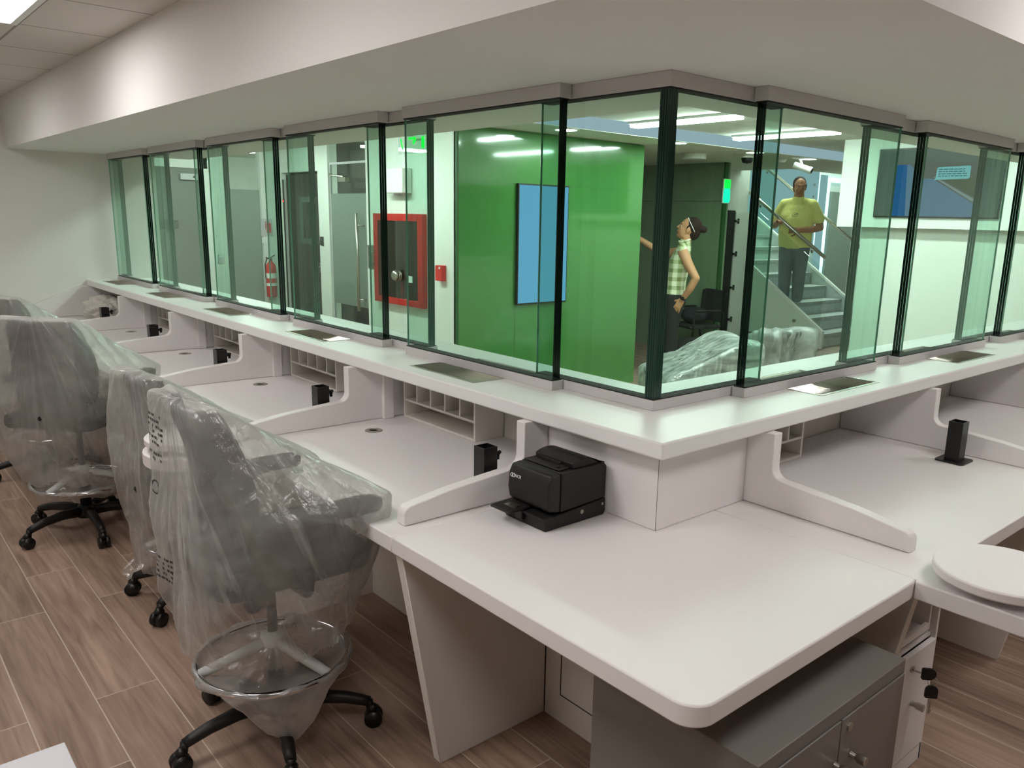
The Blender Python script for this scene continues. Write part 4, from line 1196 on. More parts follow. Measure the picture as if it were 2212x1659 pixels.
bm = new(); bx(bm, XC - 0.10, XC - 0.001, 4.395, 4.715, 1.772, 1.975); obj('body', bm, 'white', t, world=True, bevel=0.008)
bm = new(); bx(bm, XC - 0.095, XC - 0.02, 4.54, 4.57, 1.755, 1.772); obj('bracket', bm, 'greylight', t, world=True)
bm = new(); tube(bm, [(XC - 0.1, 4.70, 1.955), (XC - 0.103, 4.70, 1.955)], 0.006, 8); obj('indicator', bm, 'gap', t, world=True)
t = thing('alarm_call_point', 'small red fire alarm call point between the hose cabinet and the green wall', 'alarm', (XC, 3.95, 1.08))
bm = new(); bx(bm, XC - 0.045, XC - 0.001, 3.905, 4.0, 1.08, 1.205); obj('body', bm, 'redplastic', t, world=True, bevel=0.004)
bm = new(); tube(bm, [(XC - 0.045, 3.935, 1.185), (XC - 0.050, 3.935, 1.185)], 0.010, 14); obj('key_switch', bm, 'white', t, world=True)
t = thing('nameplate', 'small grey upright nameplate beside the red hose cabinet', 'sign', (XC, 5.08, 1.11))
bm = new(); prism(bm, [(5.0, 1.105), (5.155, 1.105), (5.155, 1.32), (5.0, 1.32)], 'x', XC - 0.006, XC - 0.001); obj('plate', bm, 'steel', t, world=True, bevel=0.002)
bm = text_mesh('RED HUMEDA', 0.030, 0.0006)
bm.transform(Matrix.Translation((XC - 0.0072, 5.125, 1.212)) @ Matrix.Rotation(-PI / 2, 4, 'Z') @ Matrix.Rotation(PI / 2, 4, 'X') @ Matrix.Rotation(PI / 2, 4, 'Z'))
obj('lettering', bm, 'ink', t, world=True)

t = thing('exit_sign', 'green edge-lit exit sign glowing at the top of the white column', 'exit sign', (XC - 0.06, 4.28, 2.2))
bm = new(); bx(bm, XC - 0.064, XC - 0.058, 4.05, 4.50, 2.085, 2.287); obj('acrylic_plate', bm, 'clear', t, world=True)
bm = new()
def bar(p, q, w):
    (y0, z0), (y1, z1) = p, q
    d = Vector((y1 - y0, z1 - z0)); n = Vector((-d.y, d.x)).normalized() * w
    prism(bm, [(y0 + n.x, z0 + n.y), (y1 + n.x, z1 + n.y), (y1 - n.x, z1 - n.y), (y0 - n.x, z0 - n.y)], 'x', XC - 0.067, XC - 0.0645)
bar((4.46, 2.205), (4.43, 2.12), 0.008); bar((4.34, 2.202), (4.235, 2.202), 0.009); bar((4.235, 2.202), (4.275, 2.16), 0.012); bar((4.13, 2.21), (4.13, 2.12), 0.018)
obj('glyphs', bm, 'exitgreen', t, world=True)

# glass door beside the column
t = thing('door_1', 'frosted glass door with tall steel bar handle left of the white column', 'door', (XC + 0.03, 5.53, 0))
bm = new(); bx(bm, XC + 0.02, XC + 0.032, 5.19, 5.885, 0.02, 2.05); obj('glass_leaf', bm, 'clear', t, world=True)
bm = new(); bx(bm, XC + 0.016, XC + 0.0195, 5.195, 5.875, 0.73, 1.78); obj('frosted_band', bm, 'frost', t, world=True)
bm = new(); tube(bm, [(XC - 0.03, 5.30, 0.70), (XC - 0.03, 5.30, 1.60)], 0.014, 14)
for z in (0.81, 1.49): tube(bm, [(XC - 0.03, 5.30, z), (XC - 0.03, 5.24, z), (XC + 0.02, 5.24, z)], 0.008, 10)
obj('bar_handle', bm, 'steel', t, world=True, smooth=True)
bm = new(); bx(bm, XC - 0.03, XC + 0.016, 5.50, 5.64, 1.885, 1.925); tube(bm, [(XC - 0.01, 5.57, 1.93), (XC - 0.03, 5.75, 1.945), (XC - 0.01, 5.86, 1.965)], 0.010, 8); obj('door_closer', bm, 'steel', t, world=True)
bm = new(); bx(bm, XC + 0.0, XC + 0.019, 6.075, 6.115, 1.28, 1.365); bx(bm, XC - 0.012, XC - 0.001, 6.03, 6.065, 1.275, 1.365); obj('electric_lock', bm, 'blackpaint', t, world=True)
bm = new(); bx(bm, XC + 0.02, XC + 0.04, 5.885, 5.90, 0, 2.05); bx(bm, XC + 0.02, XC + 0.04, 5.172, 5.188, 0, 2.05); bx(bm, XC + 0.02, XC + 0.04, 5.172, 5.90, 2.05, 2.07); obj('frame', bm, 'greylight', t, world=True)
t['kind'] = 'structure'
bm = new(); bx(bm, XC + 0.02, XC + 0.032, 5.19, 5.885, 2.075, 2.29); o = struct('window_1', bm, 'clear')
bm = new(); bx(bm, 3.9, 4.0, 3.85, 9.5, 0, 2.29); struct('wall_inner_office', bm, 'hallwall')

# dark doorway with a window in its open leaf
t = thing('door_2', 'dark door leaf with a framed window in the unlit doorway', 'door', (XC + 0.04, 6.53, 0))
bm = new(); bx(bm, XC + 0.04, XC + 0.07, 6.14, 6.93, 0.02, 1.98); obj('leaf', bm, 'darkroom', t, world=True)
bm = new()
for a in ((6.22, 6.60, 1.70, 1.755), (6.22, 6.60, 1.28, 1.335), (6.22, 6.285, 1.335, 1.70), (6.535, 6.60, 1.335, 1.70)): bx(bm, XC + 0.025, XC + 0.0395, *a)
obj('window_frame', bm, mat('dark_green_frame', (92, 100, 92), 0.5), t, world=True)
bm = new(); bx(bm, XC + 0.034, XC + 0.0392, 6.285, 6.535, 1.335, 1.70); obj('window_pane', bm, mat('unlit_window', (14, 20, 16), 0.05, coat=0.5), t, world=True)
bm = new(); bx(bm, XC + 0.02, XC + 0.0395, 6.17, 6.19, 1.0, 1.1); tube(bm, [(XC + 0.02, 6.18, 1.06), (XC + 0.0, 6.18, 1.06), (XC + 0.0, 6.24, 1.06)], 0.007, 8); obj('lever_handle', bm, 'steel', t, world=True)
t['kind'] = 'structure'
t = thing('indicator_strip', 'black slot with a small red light on the jamb by the dark doorway', 'indicator', (XC - 0.01, 6.93, 0))
bm = new(); bx(bm, XC - 0.006, XC - 0.0005, 6.90, 6.925, 0.2, 1.93); obj('slot', bm, 'gap', t, world=True)
bm = new(); ball(bm, (XC - 0.008, 6.912, 1.71), 0.009); obj('red_light', bm, 'redled', t, world=True)

# alcove: grey door, frosted panel, extinguishers
t = thing('door_3', 'grey door with closer in the alcove beyond the far left glass', 'door', (0.8, 7.03, 0))
bm = new(); bx(bm, 0.45, 1.155, 7.02, 7.06, 0.01, 1.995); obj('leaf', bm, 'greydoor', t, world=True)
bm = new(); bx(bm, 0.93, 1.10, 6.985, 7.019, 1.885, 1.945); obj('closer', bm, 'greylight', t, world=True, bevel=0.003)
bm = new(); tube(bm, [(1.06, 6.984, 1.915), (1.06, 6.98, 1.915)], 0.011, 12); obj('closer_cap', bm, 'gap', t, world=True)
bm = new(); bx(bm, 0.70, 0.88, 7.0, 7.019, 1.42, 1.49); obj('lock_case', bm, mat('grey_lock', (84, 88, 82), 0.5), t, world=True, bevel=0.002)
t['kind'] = 'structure'
t = thing('window_2', 'frosted glass panel with clear top beside the extinguishers', 'window', (1.57, 7.05, 0))
bm = new(); bx(bm, 1.41, 1.735, 7.04, 7.05, 0.02, 2.28); obj('glass', bm, 'clear', t, world=True)
bm = new(); bx(bm, 1.412, 1.733, 7.034, 7.0385, 0.02, 1.815); obj('frosted_film', bm, 'frost', t, world=True)
bm = new(); bx(bm, 1.40, 1.412, 7.02, 7.06, 0, 2.29); obj('edge_profile', bm, 'white', t, world=True)
t['kind'] = 'structure'
t = thing('wall_switch', 'pale switch plate on the white wall left of the frosted panel', 'switch', (1.28, 6.99, 1.05))
bm = new(); bx(bm, 1.245, 1.305, 6.985, 6.9995, 1.06, 1.15); obj('plate', bm, 'greylight', t, world=True, bevel=0.003)
bm = new(); bx(bm, 1.25, 1.30, 6.981, 6.985, 1.125, 1.145); obj('rocker', bm, 'white', t, world=True)
t = thing('fire_extinguisher', 'red fire extinguisher on the white wall right of the frosted panel', 'extinguisher', (1.775, 6.93, 0.7))
bm = new(); lathe(bm, [(0, 0), (0.048, 0), (0.055, 0.01), (0.055, 0.30), (0.048, 0.34), (0.022, 0.37), (0.018, 0.385), (0, 0.385)], 28); obj('cylinder', bm, 'redplastic', t, smooth=True)
bm = new(); lathe(bm, [(0.0557, 0.20), (0.0557, 0.255)], 28); lathe(bm, [(0.0557, 0.12), (0.0557, 0.15)], 28); obj('label_band', bm, 'white', t, smooth=True)
bm = new(); bx(bm, -0.014, 0.014, -0.012, 0.012, 0.385, 0.41); tube(bm, [(0, 0, 0.405), (-0.05, 0, 0.42)], 0.006, 8); tube(bm, [(0, 0, 0.415), (0.05, 0, 0.445)], 0.006, 8); tube(bm, [(0, 0, 0.41), (-0.04, 0, 0.405), (-0.062, 0, 0.34), (-0.06, 0, 0.2)], 0.007, 8); obj('valve', bm, 'blackpaint', t)
t = thing('extinguisher_sign', 'sign with a red extinguisher symbol above the extinguisher', 'sign', (1.785, 6.995, 1.36))
bm = new(); bx(bm, 1.715, 1.845, 6.99, 6.9995, 1.34, 1.52); obj('plate', bm, 'greylight', t, world=True)
bm = new(); bx(bm, 1.775, 1.825, 6.987, 6.99, 1.375, 1.475); tube(bm, [(1.80, 6.988, 1.475), (1.80, 6.988, 1.495), (1.765, 6.988, 1.49), (1.765, 6.988, 1.42)], 0.003, 6); obj('symbol', bm, 'redplastic', t, world=True)
t = thing('notice', 'white notice strip between the extinguisher and its sign', 'sign', (1.785, 6.995, 1.26)); bm = new(); bx(bm, 1.72, 1.845, 6.992, 6.9995, 1.265, 1.33); obj('sheet', bm, 'white', t, world=True)

# block of dark green glass at the back: lit sign, lettering painted on as a mirrored reflection
t = thing('pictogram_sign', 'glowing green and teal wall sign on the edge of the dark green block', 'exit sign', (6.28, 4.44, 1.9))
bm = new(); bx(bm, 6.27, 6.37, 4.40, 4.415, 1.99, 2.09); obj('top_half', bm, 'exitgreen', t, world=True)
bm = new(); prism(bm, [(6.26, 1.86), (6.275, 1.83), (6.36, 1.83), (6.375, 1.86), (6.37, 1.96), (6.36, 1.99), (6.28, 1.99), (6.265, 1.96)], 'y', 4.40, 4.415); obj('lower_half', bm, 'exitteal', t, world=True)
bm = new(); bx(bm, 6.255, 6.38, 4.4155, 4.4285, 1.82, 2.10); obj('backplate', bm, 'white', t, world=True)
t = thing('reflected_lettering', 'faint reflected lettering painted on the dark green block behind the person with the bun', 'lettering', (6.295, 4.75, 1.9))
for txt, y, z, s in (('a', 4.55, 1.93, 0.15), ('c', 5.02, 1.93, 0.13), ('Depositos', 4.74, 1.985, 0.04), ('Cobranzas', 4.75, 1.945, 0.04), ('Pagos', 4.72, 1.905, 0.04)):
    bm = text_mesh(txt, s, 0.0008); bm.transform(Matrix.Translation((6.2945, y, z)) @ Matrix.Rotation(-PI / 2, 4, 'Z') @ Matrix.Rotation(PI / 2, 4, 'X') @ Matrix.Scale(-1, 4, (1, 0, 0))); obj('letters', bm, mat('reflected_print', (120, 150, 122), 0.5) if 'reflected_print' not in bpy.data.materials else bpy.data.materials['reflected_print'], t, world=True)
# white door with standoffs, black gap
t = thing('door_4', 'white door panel with black standoffs beside the dark green block', 'door', (7.72, 5.18, 0))
bm = new(); bx(bm, 7.60, 7.92, 5.165, 5.19, 0.02, 1.74); obj('panel', bm, 'hallwall', t, world=True)
bm = new(); bx(bm, 7.43, 7.585, 5.17, 5.199, 0.02, 1.76); obj('dark_gap', bm, 'gap', t, world=True)
for z in (0.28, 0.72, 1.18, 1.62):
    bm = new(); tube(bm, [(7.57, 5.15, z), (7.64, 5.15, z)], 0.016, 10); tube(bm, [(7.64, 5.15, z - 0.035), (7.64, 5.15, z + 0.035)], 0.014, 10); tube(bm, [(7.605, 5.165, z), (7.605, 5.15, z)], 0.01, 8); obj('standoff', bm, 'blackpaint', t, world=True)
t['kind'] = 'structure'

# ceiling devices
def bullet(loc):
    t = thing('bullet_camera', 'white bullet security camera hanging from the ceiling above the stairs', 'camera', loc)
    d = Vector((0.25, -0.9, -0.32)).normalized()
    b = new(); tube(b, [-d * 0.09, d * 0.09], 0.034, 18); tube(b, [d * 0.09, d * 0.115], [0.038, 0.036], 18); obj('body', b, 'white', t, smooth=True, bevel=0.002)
    b = new(); tube(b, [d * 0.115, d * 0.118], 0.027, 16); obj('lens', b, 'gap', t)
    b = new(); tube(b, [(0, 0, 0.03), (-0.02, 0.02, 0.085), (-0.02, 0.02, 2.288 - loc[2])], 0.012, 10); obj('bracket', b, 'white', t, smooth=True)
bullet((6.28, 3.42, 2.20))
t = thing('dome_camera', 'small black dome camera under the ceiling by the dark post', 'camera', (5.55, 3.62, 2.2))
b = new(); lathe(b, [(0, 0.0), (0.05, 0.012), (0.062, 0.05), (0.062, 0.06), (0, 0.06)], 24); obj('dome', b, 'blackpaint', t, smooth=True)
b = new(); lathe(b, [(0, 0.06), (0.07, 0.06), (0.07, 0.089), (0, 0.089)], 24); obj('mount', b, 'white', t)
t = thing('ceiling_speaker', 'shallow white round ceiling unit right of the corner post', 'ceiling unit', (5.15, 4.0, 2.29))
b = new(); lathe(b, [(0, -0.055), (0.12, -0.055), (0.125, -0.045), (0.125, -0.001), (0, -0.001)], 28); obj('body', b, 'white', t)
t = thing('smoke_detector', 'small pale smoke detector on the ceiling beside the bullet camera', 'detector', (6.2, 3.62, 2.29))
b = new(); lathe(b, [(0, -0.035), (0.03, -0.035), (0.045, -0.015), (0.05, -0.001), (0, -0.001)], 24); obj('body', b, 'white', t, smooth=True)

# ------------------------------------------------------------------ staircase
t = thing('staircase', 'grey stone staircase with pale glass sides rising at the back of the hall', 'stairs', (8.65, 3.95, 0))
SX0, SX1, SY, RISE, GO = 7.96, 9.40, 3.95, 0.179, 0.262
for k in range(9):
    y = SY + GO * k; z = RISE * (k + 1)
    bm = new(); bx(bm, SX0, SX1, y, y + GO + 0.03 if k < 8 else 6.24, z - 0.05, z); obj('tread', bm, 'step', t, world=True, bevel=0.003)
    bm = new(); bx(bm, SX0, SX1, y + 0.02, y + 0.05, z - RISE, z - 0.05); obj('riser', bm, 'stepdark', t, world=True)
sl = RISE / GO
def side_panel(x0, x1, name, m):
    bm = new(); yb, yt = SY - 0.03, 6.2
    prism(bm, [(yb, 0.10), (yb, 0.22), (yt, 0.22 + sl * (yt - yb)), (yt, 0.10)], 'x', x0, x1); o = obj(name, bm, m, t, world=True)
    bm = new(); prism(bm, [(yb - 0.02, 0.0), (yb - 0.02, 0.23), (yb, 0.245), (yt, 0.245 + sl * (yt - yb)), (yt, 0.215 + sl * (yt - yb)), (yb + 0.02, 0.215), (yb + 0.02, 0.0)], 'x', x0 - 0.012, x1 + 0.012); obj('trim', bm, 'white', o, world=True)
    return o
sp = side_panel(7.93, 7.95, 'left_side_panel', 'stringer')
bm = new(); bx(bm, 7.915, 7.93, 4.0, 6.2, 0, 0.1); obj('skirting', bm, 'skirt', t, world=True)
bm = new(); tube(bm, [(7.93, 4.33, 0.33), (7.90, 4.33, 0.33)], 0.02, 14); obj('standoff', bm, 'steel', sp, world=True)
side_panel(9.41, 9.43, 'right_side_panel', 'stepdark')
# glass balustrade
t = thing('glass_balustrade', 'clear glass balustrade sheet along the near side of the stairs', 'balustrade', (7.97, 4.0, 0.3))
bm = new(); prism(bm, [(3.97, 0.24), (3.97, 1.02), (6.1, 1.02 + sl * 2.13), (6.1, 0.24 + sl * 2.13)], 'x', 7.955, 7.965); obj('sheet', bm, 'clear', t, world=True)
def rail(x, p0, p1, label, brx):
    t = thing('handrail', label, 'handrail', (x, p0[0], p0[1]))
    bm = new(); tube(bm, [(x, *p0), (x, *p1)], 0.024, 16); obj('tube', bm, 'steel', t, world=True, smooth=True)
    for f in (0.1, 0.5, 0.9):
        y = p0[0] + (p1[0] - p0[0]) * f; z = p0[1] + (p1[1] - p0[1]) * f
        bm = new(); tube(bm, [(x, y, z - 0.02), (x, y, z - 0.06), (x + brx, y, z - 0.075)], 0.007, 8); tube(bm, [(x + brx * 0.92, y, z - 0.075), (x + brx, y, z - 0.075)], 0.022, 12); obj('bracket', bm, 'steel', t, world=True, smooth=True)
rail(7.93, (3.975, 1.185), (6.1, 2.62), 'near steel handrail in front of the person in yellow', 0.03)
rail(9.36, (4.0, 1.12), (6.15, 2.60), 'far steel handrail on the right side of the stairs', 0.055)
# lit panel and lit door frame behind the stairs
t = thing('backlit_panel', 'pale blue backlit wall panel behind the person in yellow', 'light panel', (10.3, 6.2, 1.27))
bm = new(); bx(bm, 9.30, 11.35, 6.17, 6.185, 1.24, 2.60); obj('sheet', bm, 'backlit', t, world=True)
bm = new(); bx(bm, 11.35, 11.37, 6.16, 6.19, 1.22, 2.60); bx(bm, 9.30, 11.37, 6.16, 6.19, 1.22, 1.24); obj('glowing_edge', bm, 'led', t, world=True)
for (x, z) in ((11.2, 2.27), (11.2, 2.07), (9.6, 2.0), (11.2, 1.30), (9.6, 1.3)):
    bm = new(); tube(bm, [(x, 6.169, z), (x, 6.15, z)], 0.022, 14); obj('standoff', bm, 'steel', t, world=True)
t = thing('door_5', 'grey door in a glowing white frame behind the stairs', 'door', (12.0, 6.2, 0))
bm = new(); bx(bm, 11.85, 12.7, 6.19, 6.24, 0, 2.18); obj('leaf', bm, mat('grey_green_leaf', (120, 130, 126), 0.5), t, world=True)
bm = new(); bx(bm, 11.66, 11.74, 6.17, 6.20, 0.0, 2.42); bx(bm, 11.74, 12.8, 6.17, 6.20, 2.34, 2.42); obj('light_strip', bm, 'led', t, world=True)
bm = new(); bx(bm, 11.44, 11.655, 6.18, 6.20, 0.0, 2.45); obj('side_panel', bm, 'backlit', t, world=True)
t['kind'] = 'structure'

# ------------------------------------------------------------------ television wall
t = thing('television_board', 'bright white projecting board that frames the wall television', 'board', (5.66, 1.5, 1.58))
bm = new(); bx(bm, 5.60, XEND - 0.001, 0.55, 2.57, 1.585, 2.388); obj('board', bm, 'hallwall', t, world=True, bevel=0.003)
bm = new(); bx(bm, 5.5985, 5.60, 2.395, 2.40, 1.587, 2.386); obj('joint', bm, 'greylight', t, world=True)
t = thing('television', 'wide wall television showing a grey road picture with a speech bubble', 'television', (5.58, 1.65, 1.68))
bm = new(); bx(bm, 5.575, 5.599, 1.11, 2.20, 1.68, 2.285); obj('housing', bm, 'blackpaint', t, world=True, bevel=0.002)
def pic(name, pts, m, d):
    bm = new(); prism(bm, pts, 'x', 5.575 - d - 0.0004, 5.575 - d); return obj(name, bm, m, t, world=True)
pic('screen', [(1.122, 1.692), (2.188, 1.692), (2.188, 2.273), (1.122, 2.273)], emis('screen_grey', (112, 120, 114), 0.95), 0.0006)
pic('picture_sky', [(1.30, 1.692), (2.04, 1.692), (2.04, 2.15), (1.30, 2.15)], emis('screen_brown_grey', (110, 112, 106), 0.95), 0.0012)
pic('picture_road', [(1.30, 1.692), (2.04, 1.692), (2.04, 2.14), (1.90, 2.14), (1.78, 2.02), (1.69, 2.015), (1.30, 1.79)], emis('screen_road_blue', (112, 136, 164), 0.95), 0.0018)
pic('picture_wall', [(2.04, 1.692), (2.04, 2.14), (1.93, 2.14), (1.90, 1.692)], emis('screen_deep_blue', (40, 100, 160), 0.95), 0.0022)
pic('picture_kerb', [(1.30, 1.80), (1.69, 2.03), (1.67, 2.03), (1.30, 1.83)], emis('screen_kerb', (150, 156, 160), 0.95), 0.0024)
pic('picture_verge', [(1.30, 1.84), (1.62, 2.025), (1.30, 2.02)], emis('screen_verge', (100, 106, 84), 0.95), 0.0022)
b_ = pic('speech_bubble', [(1.38, 2.02), (1.39, 2.01), (1.65, 2.005), (1.68, 2.0), (1.665, 2.02), (1.66, 2.10), (1.65, 2.11), (1.385, 2.118), (1.378, 2.105)], emis('screen_bubble', (140, 200, 208), 1.0), 0.003)
bm = new(); rnd = random.Random(5)
for j in range(4):
    y = 1.645
    while y > 1.42 + 0.02 * rnd.random():
        L = rnd.uniform(0.015, 0.04); bx(bm, 5.5712, 5.5716, y - L, y, 2.088 - 0.019 * j, 2.096 - 0.019 * j); y -= L + 0.007
obj('bubble_text', bm, emis('screen_text', (100, 150, 160), 0.55), t, world=True)

# ------------------------------------------------------------------ visitor chair, wrapped furniture
t = thing('visitor_chair', 'black mesh visitor chair behind the person with the bun', 'chair', (5.95, 4.45, 0), math.radians(162))
# local +x is the front
for s in (-1, 1):
    bm = new(); tube(bm, [(0.24, s * 0.26, 0.0), (0.20, s * 0.26, 0.64), (0.16, s * 0.265, 0.66), (-0.16, s * 0.265, 0.66), (-0.20, s * 0.25, 0.62)], 0.012, 10); obj('front_leg', bm, 'blackpaint', t, smooth=True)
    bm = new(); tube(bm, [(-0.30, s * 0.25, 0.0), (-0.20, s * 0.24, 0.44), (-0.24, s * 0.23, 0.90)], 0.012, 10); obj('rear_leg', bm, 'blackpaint', t, smooth=True)
    bm = new(); bx(bm, -0.16, 0.2, s * 0.265 - 0.025, s * 0.265 + 0.025, 0.66, 0.68); obj('armrest', bm, 'black', t, bevel=0.008)
bm = new(); bx(bm, -0.20, 0.24, -0.23, 0.23, 0.42, 0.47); obj('seat', bm, 'mesh', t, bevel=0.02)
bm = new()
R = []
for j in range(9):
    v = j / 8; r = []
    for i in range(9):
        u = -1 + i / 4; r.append((-0.215 - 0.05 * v + 0.03 * u * u, u * (0.22 - 0.02 * v * v), 0.50 + 0.42 * v))
    R.append(r)
for d in (0, 0.012):
    vv = [[bm.verts.new((p[0] - d, p[1], p[2])) for p in r] for r in R]
    for j in range(8):
        for i in range(8): bm.faces.new((vv[j][i], vv[j][i + 1], vv[j + 1][i + 1], vv[j + 1][i]))
obj('backrest', bm, 'mesh', t, smooth=True)
bm = new(); bmesh.ops.create_icosphere(bm, subdivisions=3, radius=1)
for v in bm.verts:
    d = v.co.copy(); f = 1 + 0.18 * noise.noise(d * 2.2); v.co = Vector((d.x * 0.16 * f, d.y * 0.17 * f, max(-0.9, d.z) * 0.10 * f))
bm.transform(Matrix.Translation((5.93, 4.46, 0.508)))
for ch in t.children: ch.scale.z = 0.88
o = obj('backpack', bm, 'bag', smooth=True); tag(o, 'dark backpack lying on the black visitor chair seat', 'bag')
bm = new(); bmesh.ops.create_icosphere(bm, subdivisions=3, radius=1)
for v in bm.verts:
    d = v.co.copy(); f = 1 + 0.12 * noise.noise(d * 2); v.co = Vector((d.x * 0.26 * f, d.y * 0.22 * f, 0.145 + max(-0.99, d.z) * 0.145 * f))
bm.transform(Matrix.Translation((5.62, 4.25, 0.002)))
o = obj('duffel_bag', bm, 'mesh', smooth=True); tag(o, 'round black bag on the floor under the visitor chair', 'bag')

def wrapped_chair(loc, rz, label, wrap_label, cols, seed, wrap='stretch', sc=1.0, amp=0.02):
    t = thing('lounge_chair', label, 'armchair', loc, rz, 'wrapped lounge chairs in the hall')
    bm = new(); bx(bm, -0.32, 0.36, -0.34, 0.34, 0.14, 0.34); obj('seat', bm, cols, t, bevel=0.03)
    bm = new(); prism(bm, [(-0.34, 0.30), (-0.20, 0.30), (-0.30, 0.62), (-0.42, 0.62)], 'y', -0.34, 0.34); obj('backrest', bm, cols, t, bevel=0.03)
    for sx in (-0.28, 0.3):
        for sy in (-0.3, 0.3):
            bm = new(); tube(bm, [(sx, sy, 0.0), (sx, sy, 0.15)], 0.015, 10); obj('leg', bm, 'steel', t)
    w = thing('stretch_wrap', wrap_label, 'plastic wrap', loc, rz, 'stretch wrap over the lounge chairs')
    pts = [(x, y, z) for x, z in ((-0.45, 0.655), (-0.28, 0.665), (0.40, 0.36), (0.40, 0.12), (-0.38, 0.10), (-0.46, 0.55)) for y in (-0.375, 0.375)]
    bm = hull_shell([Vector(p) for p in pts], (0, 0, 0.3), 96, 56, lo=-80, seed=seed, amp=amp)
    obj('wrap_film', bm, wrap, w, smooth=True)
    for r in (t, w):
        for ch in r.children: ch.scale = (sc, sc, sc)
wrapped_chair((3.62, 2.62, 0), math.radians(150), 'low dark lounge chair wrapped in plastic just behind the right counter', 'shiny stretch wrap streaked white over the nearer lounge chair', mat('dark_teal_seat', (44, 62, 62), 0.6), 21)
wrapped_chair((5.52, 3.2, 0), math.radians(75), 'grey lounge chair in a loose plastic bag before the stairs', 'loose white plastic bag over the lounge chair before the stairs', mat('grey_seat', (110, 118, 118), 0.7), 33, 'loosebag', 0.86, 0.09)
# ------------------------------------------------------------------ people
def limb(bm, pts, rs, seg=14):
    pts = [Vector(p) for p in pts]
    for i, (p, r) in enumerate(zip(pts, rs)): ball(bm, p, r, seg, 10)
    for i in range(len(pts) - 1): tube(bm, [pts[i], pts[i + 1]], [rs[i], rs[i + 1]], seg)

def fused(name, bm, m, parent, voxel=0.007, smooth=4, fac=0.5):
    """fuse overlapping closed volumes into one continuous skin"""
    bmesh.ops.recalc_face_normals(bm, faces=bm.faces)
    me = bpy.data.meshes.new('raw'); bm.to_mesh(me); bm.free()
    o = bpy.data.objects.new('raw', me); C.objects.link(o)
    r = o.modifiers.new('r', 'REMESH'); r.mode = 'VOXEL'; r.voxel_size = voxel
    s = o.modifiers.new('s', 'SMOOTH'); s.iterations = smooth; s.factor = fac
    bpy.context.view_layer.update()
    dg = bpy.context.evaluated_depsgraph_get()
    me2 = bpy.data.meshes.new_from_object(o.evaluated_get(dg)); me2.name = name
    bpy.data.objects.remove(o); bpy.data.meshes.remove(me)
    me2.materials.clear(); me2.materials.append(M[m] if isinstance(m, str) else m)
    for p in me2.polygons: p.use_smooth = True
    o2 = bpy.data.objects.new(name, me2); C.objects.link(o2); place(o2, parent)
    return o2

def xf(bm, start, mtx):
    bm.verts.ensure_lookup_table()
    for v in bm.verts[start:]: v.co = mtx @ v.co

def head(bm, mtx):
    n0 = len(bm.verts)
    ball(bm, (-0.012, 0, 0.030), (0.098, 0.077, 0.095), 20, 14)
    ball(bm, (0.028, 0, -0.030), (0.068, 0.062, 0.088), 18, 12)
    ball(bm, (0.060, 0, -0.092), (0.030, 0.032, 0.024), 12, 8)
    ball(bm, (0.010, 0, -0.075), (0.06, 0.056, 0.04), 14, 10)
    limb(bm, [(0.086, 0, 0.022), (0.108, 0, -0.018)], [0.010, 0.014], 10)
    limb(bm, [(0.080, -0.03, 0.030), (0.086, 0, 0.032), (0.080, 0.03, 0.030)], [0.012] * 3, 8)
    ball(bm, (0.088, 0, -0.052), (0.013, 0.024, 0.012), 10, 8)
    for s in (-1, 1):
        ball(bm, (-0.002, s * 0.077, -0.008), (0.018, 0.009, 0.031), 12, 8)
        ball(bm, (0.060, s * 0.036, -0.020), (0.022, 0.018, 0.024), 10, 8)
    xf(bm, n0, mtx)

def face_parts(body, mtx):
    for s in (-1, 1):
        bm = new(); ball(bm, (0.0785, s * 0.031, 0.010), (0.009, 0.011, 0.0062), 12, 8); xf(bm, 0, mtx); e = obj('eye', bm, 'eyewhite', body, smooth=True)
        bm = new(); ball(bm, (0.0852, s * 0.031, 0.010), (0.0028, 0.0042, 0.0042), 10, 8); xf(bm, 0, mtx); obj('iris', bm, 'hair', body, smooth=True)
        bm = new(); limb(bm, [(0.088, s * 0.014, 0.034), (0.088, s * 0.032, 0.038), (0.078, s * 0.05, 0.033)], [0.002, 0.0024, 0.0016], 8); xf(bm, 0, mtx); obj('eyebrow', bm, 'hair', body, smooth=True)
    bm = new(); limb(bm, [(0.092, -0.022, -0.056), (0.099, 0, -0.054), (0.092, 0.022, -0.056)], [0.004, 0.006, 0.004], 8); xf(bm, 0, mtx); obj('mouth', bm, 'lip', body, smooth=True)

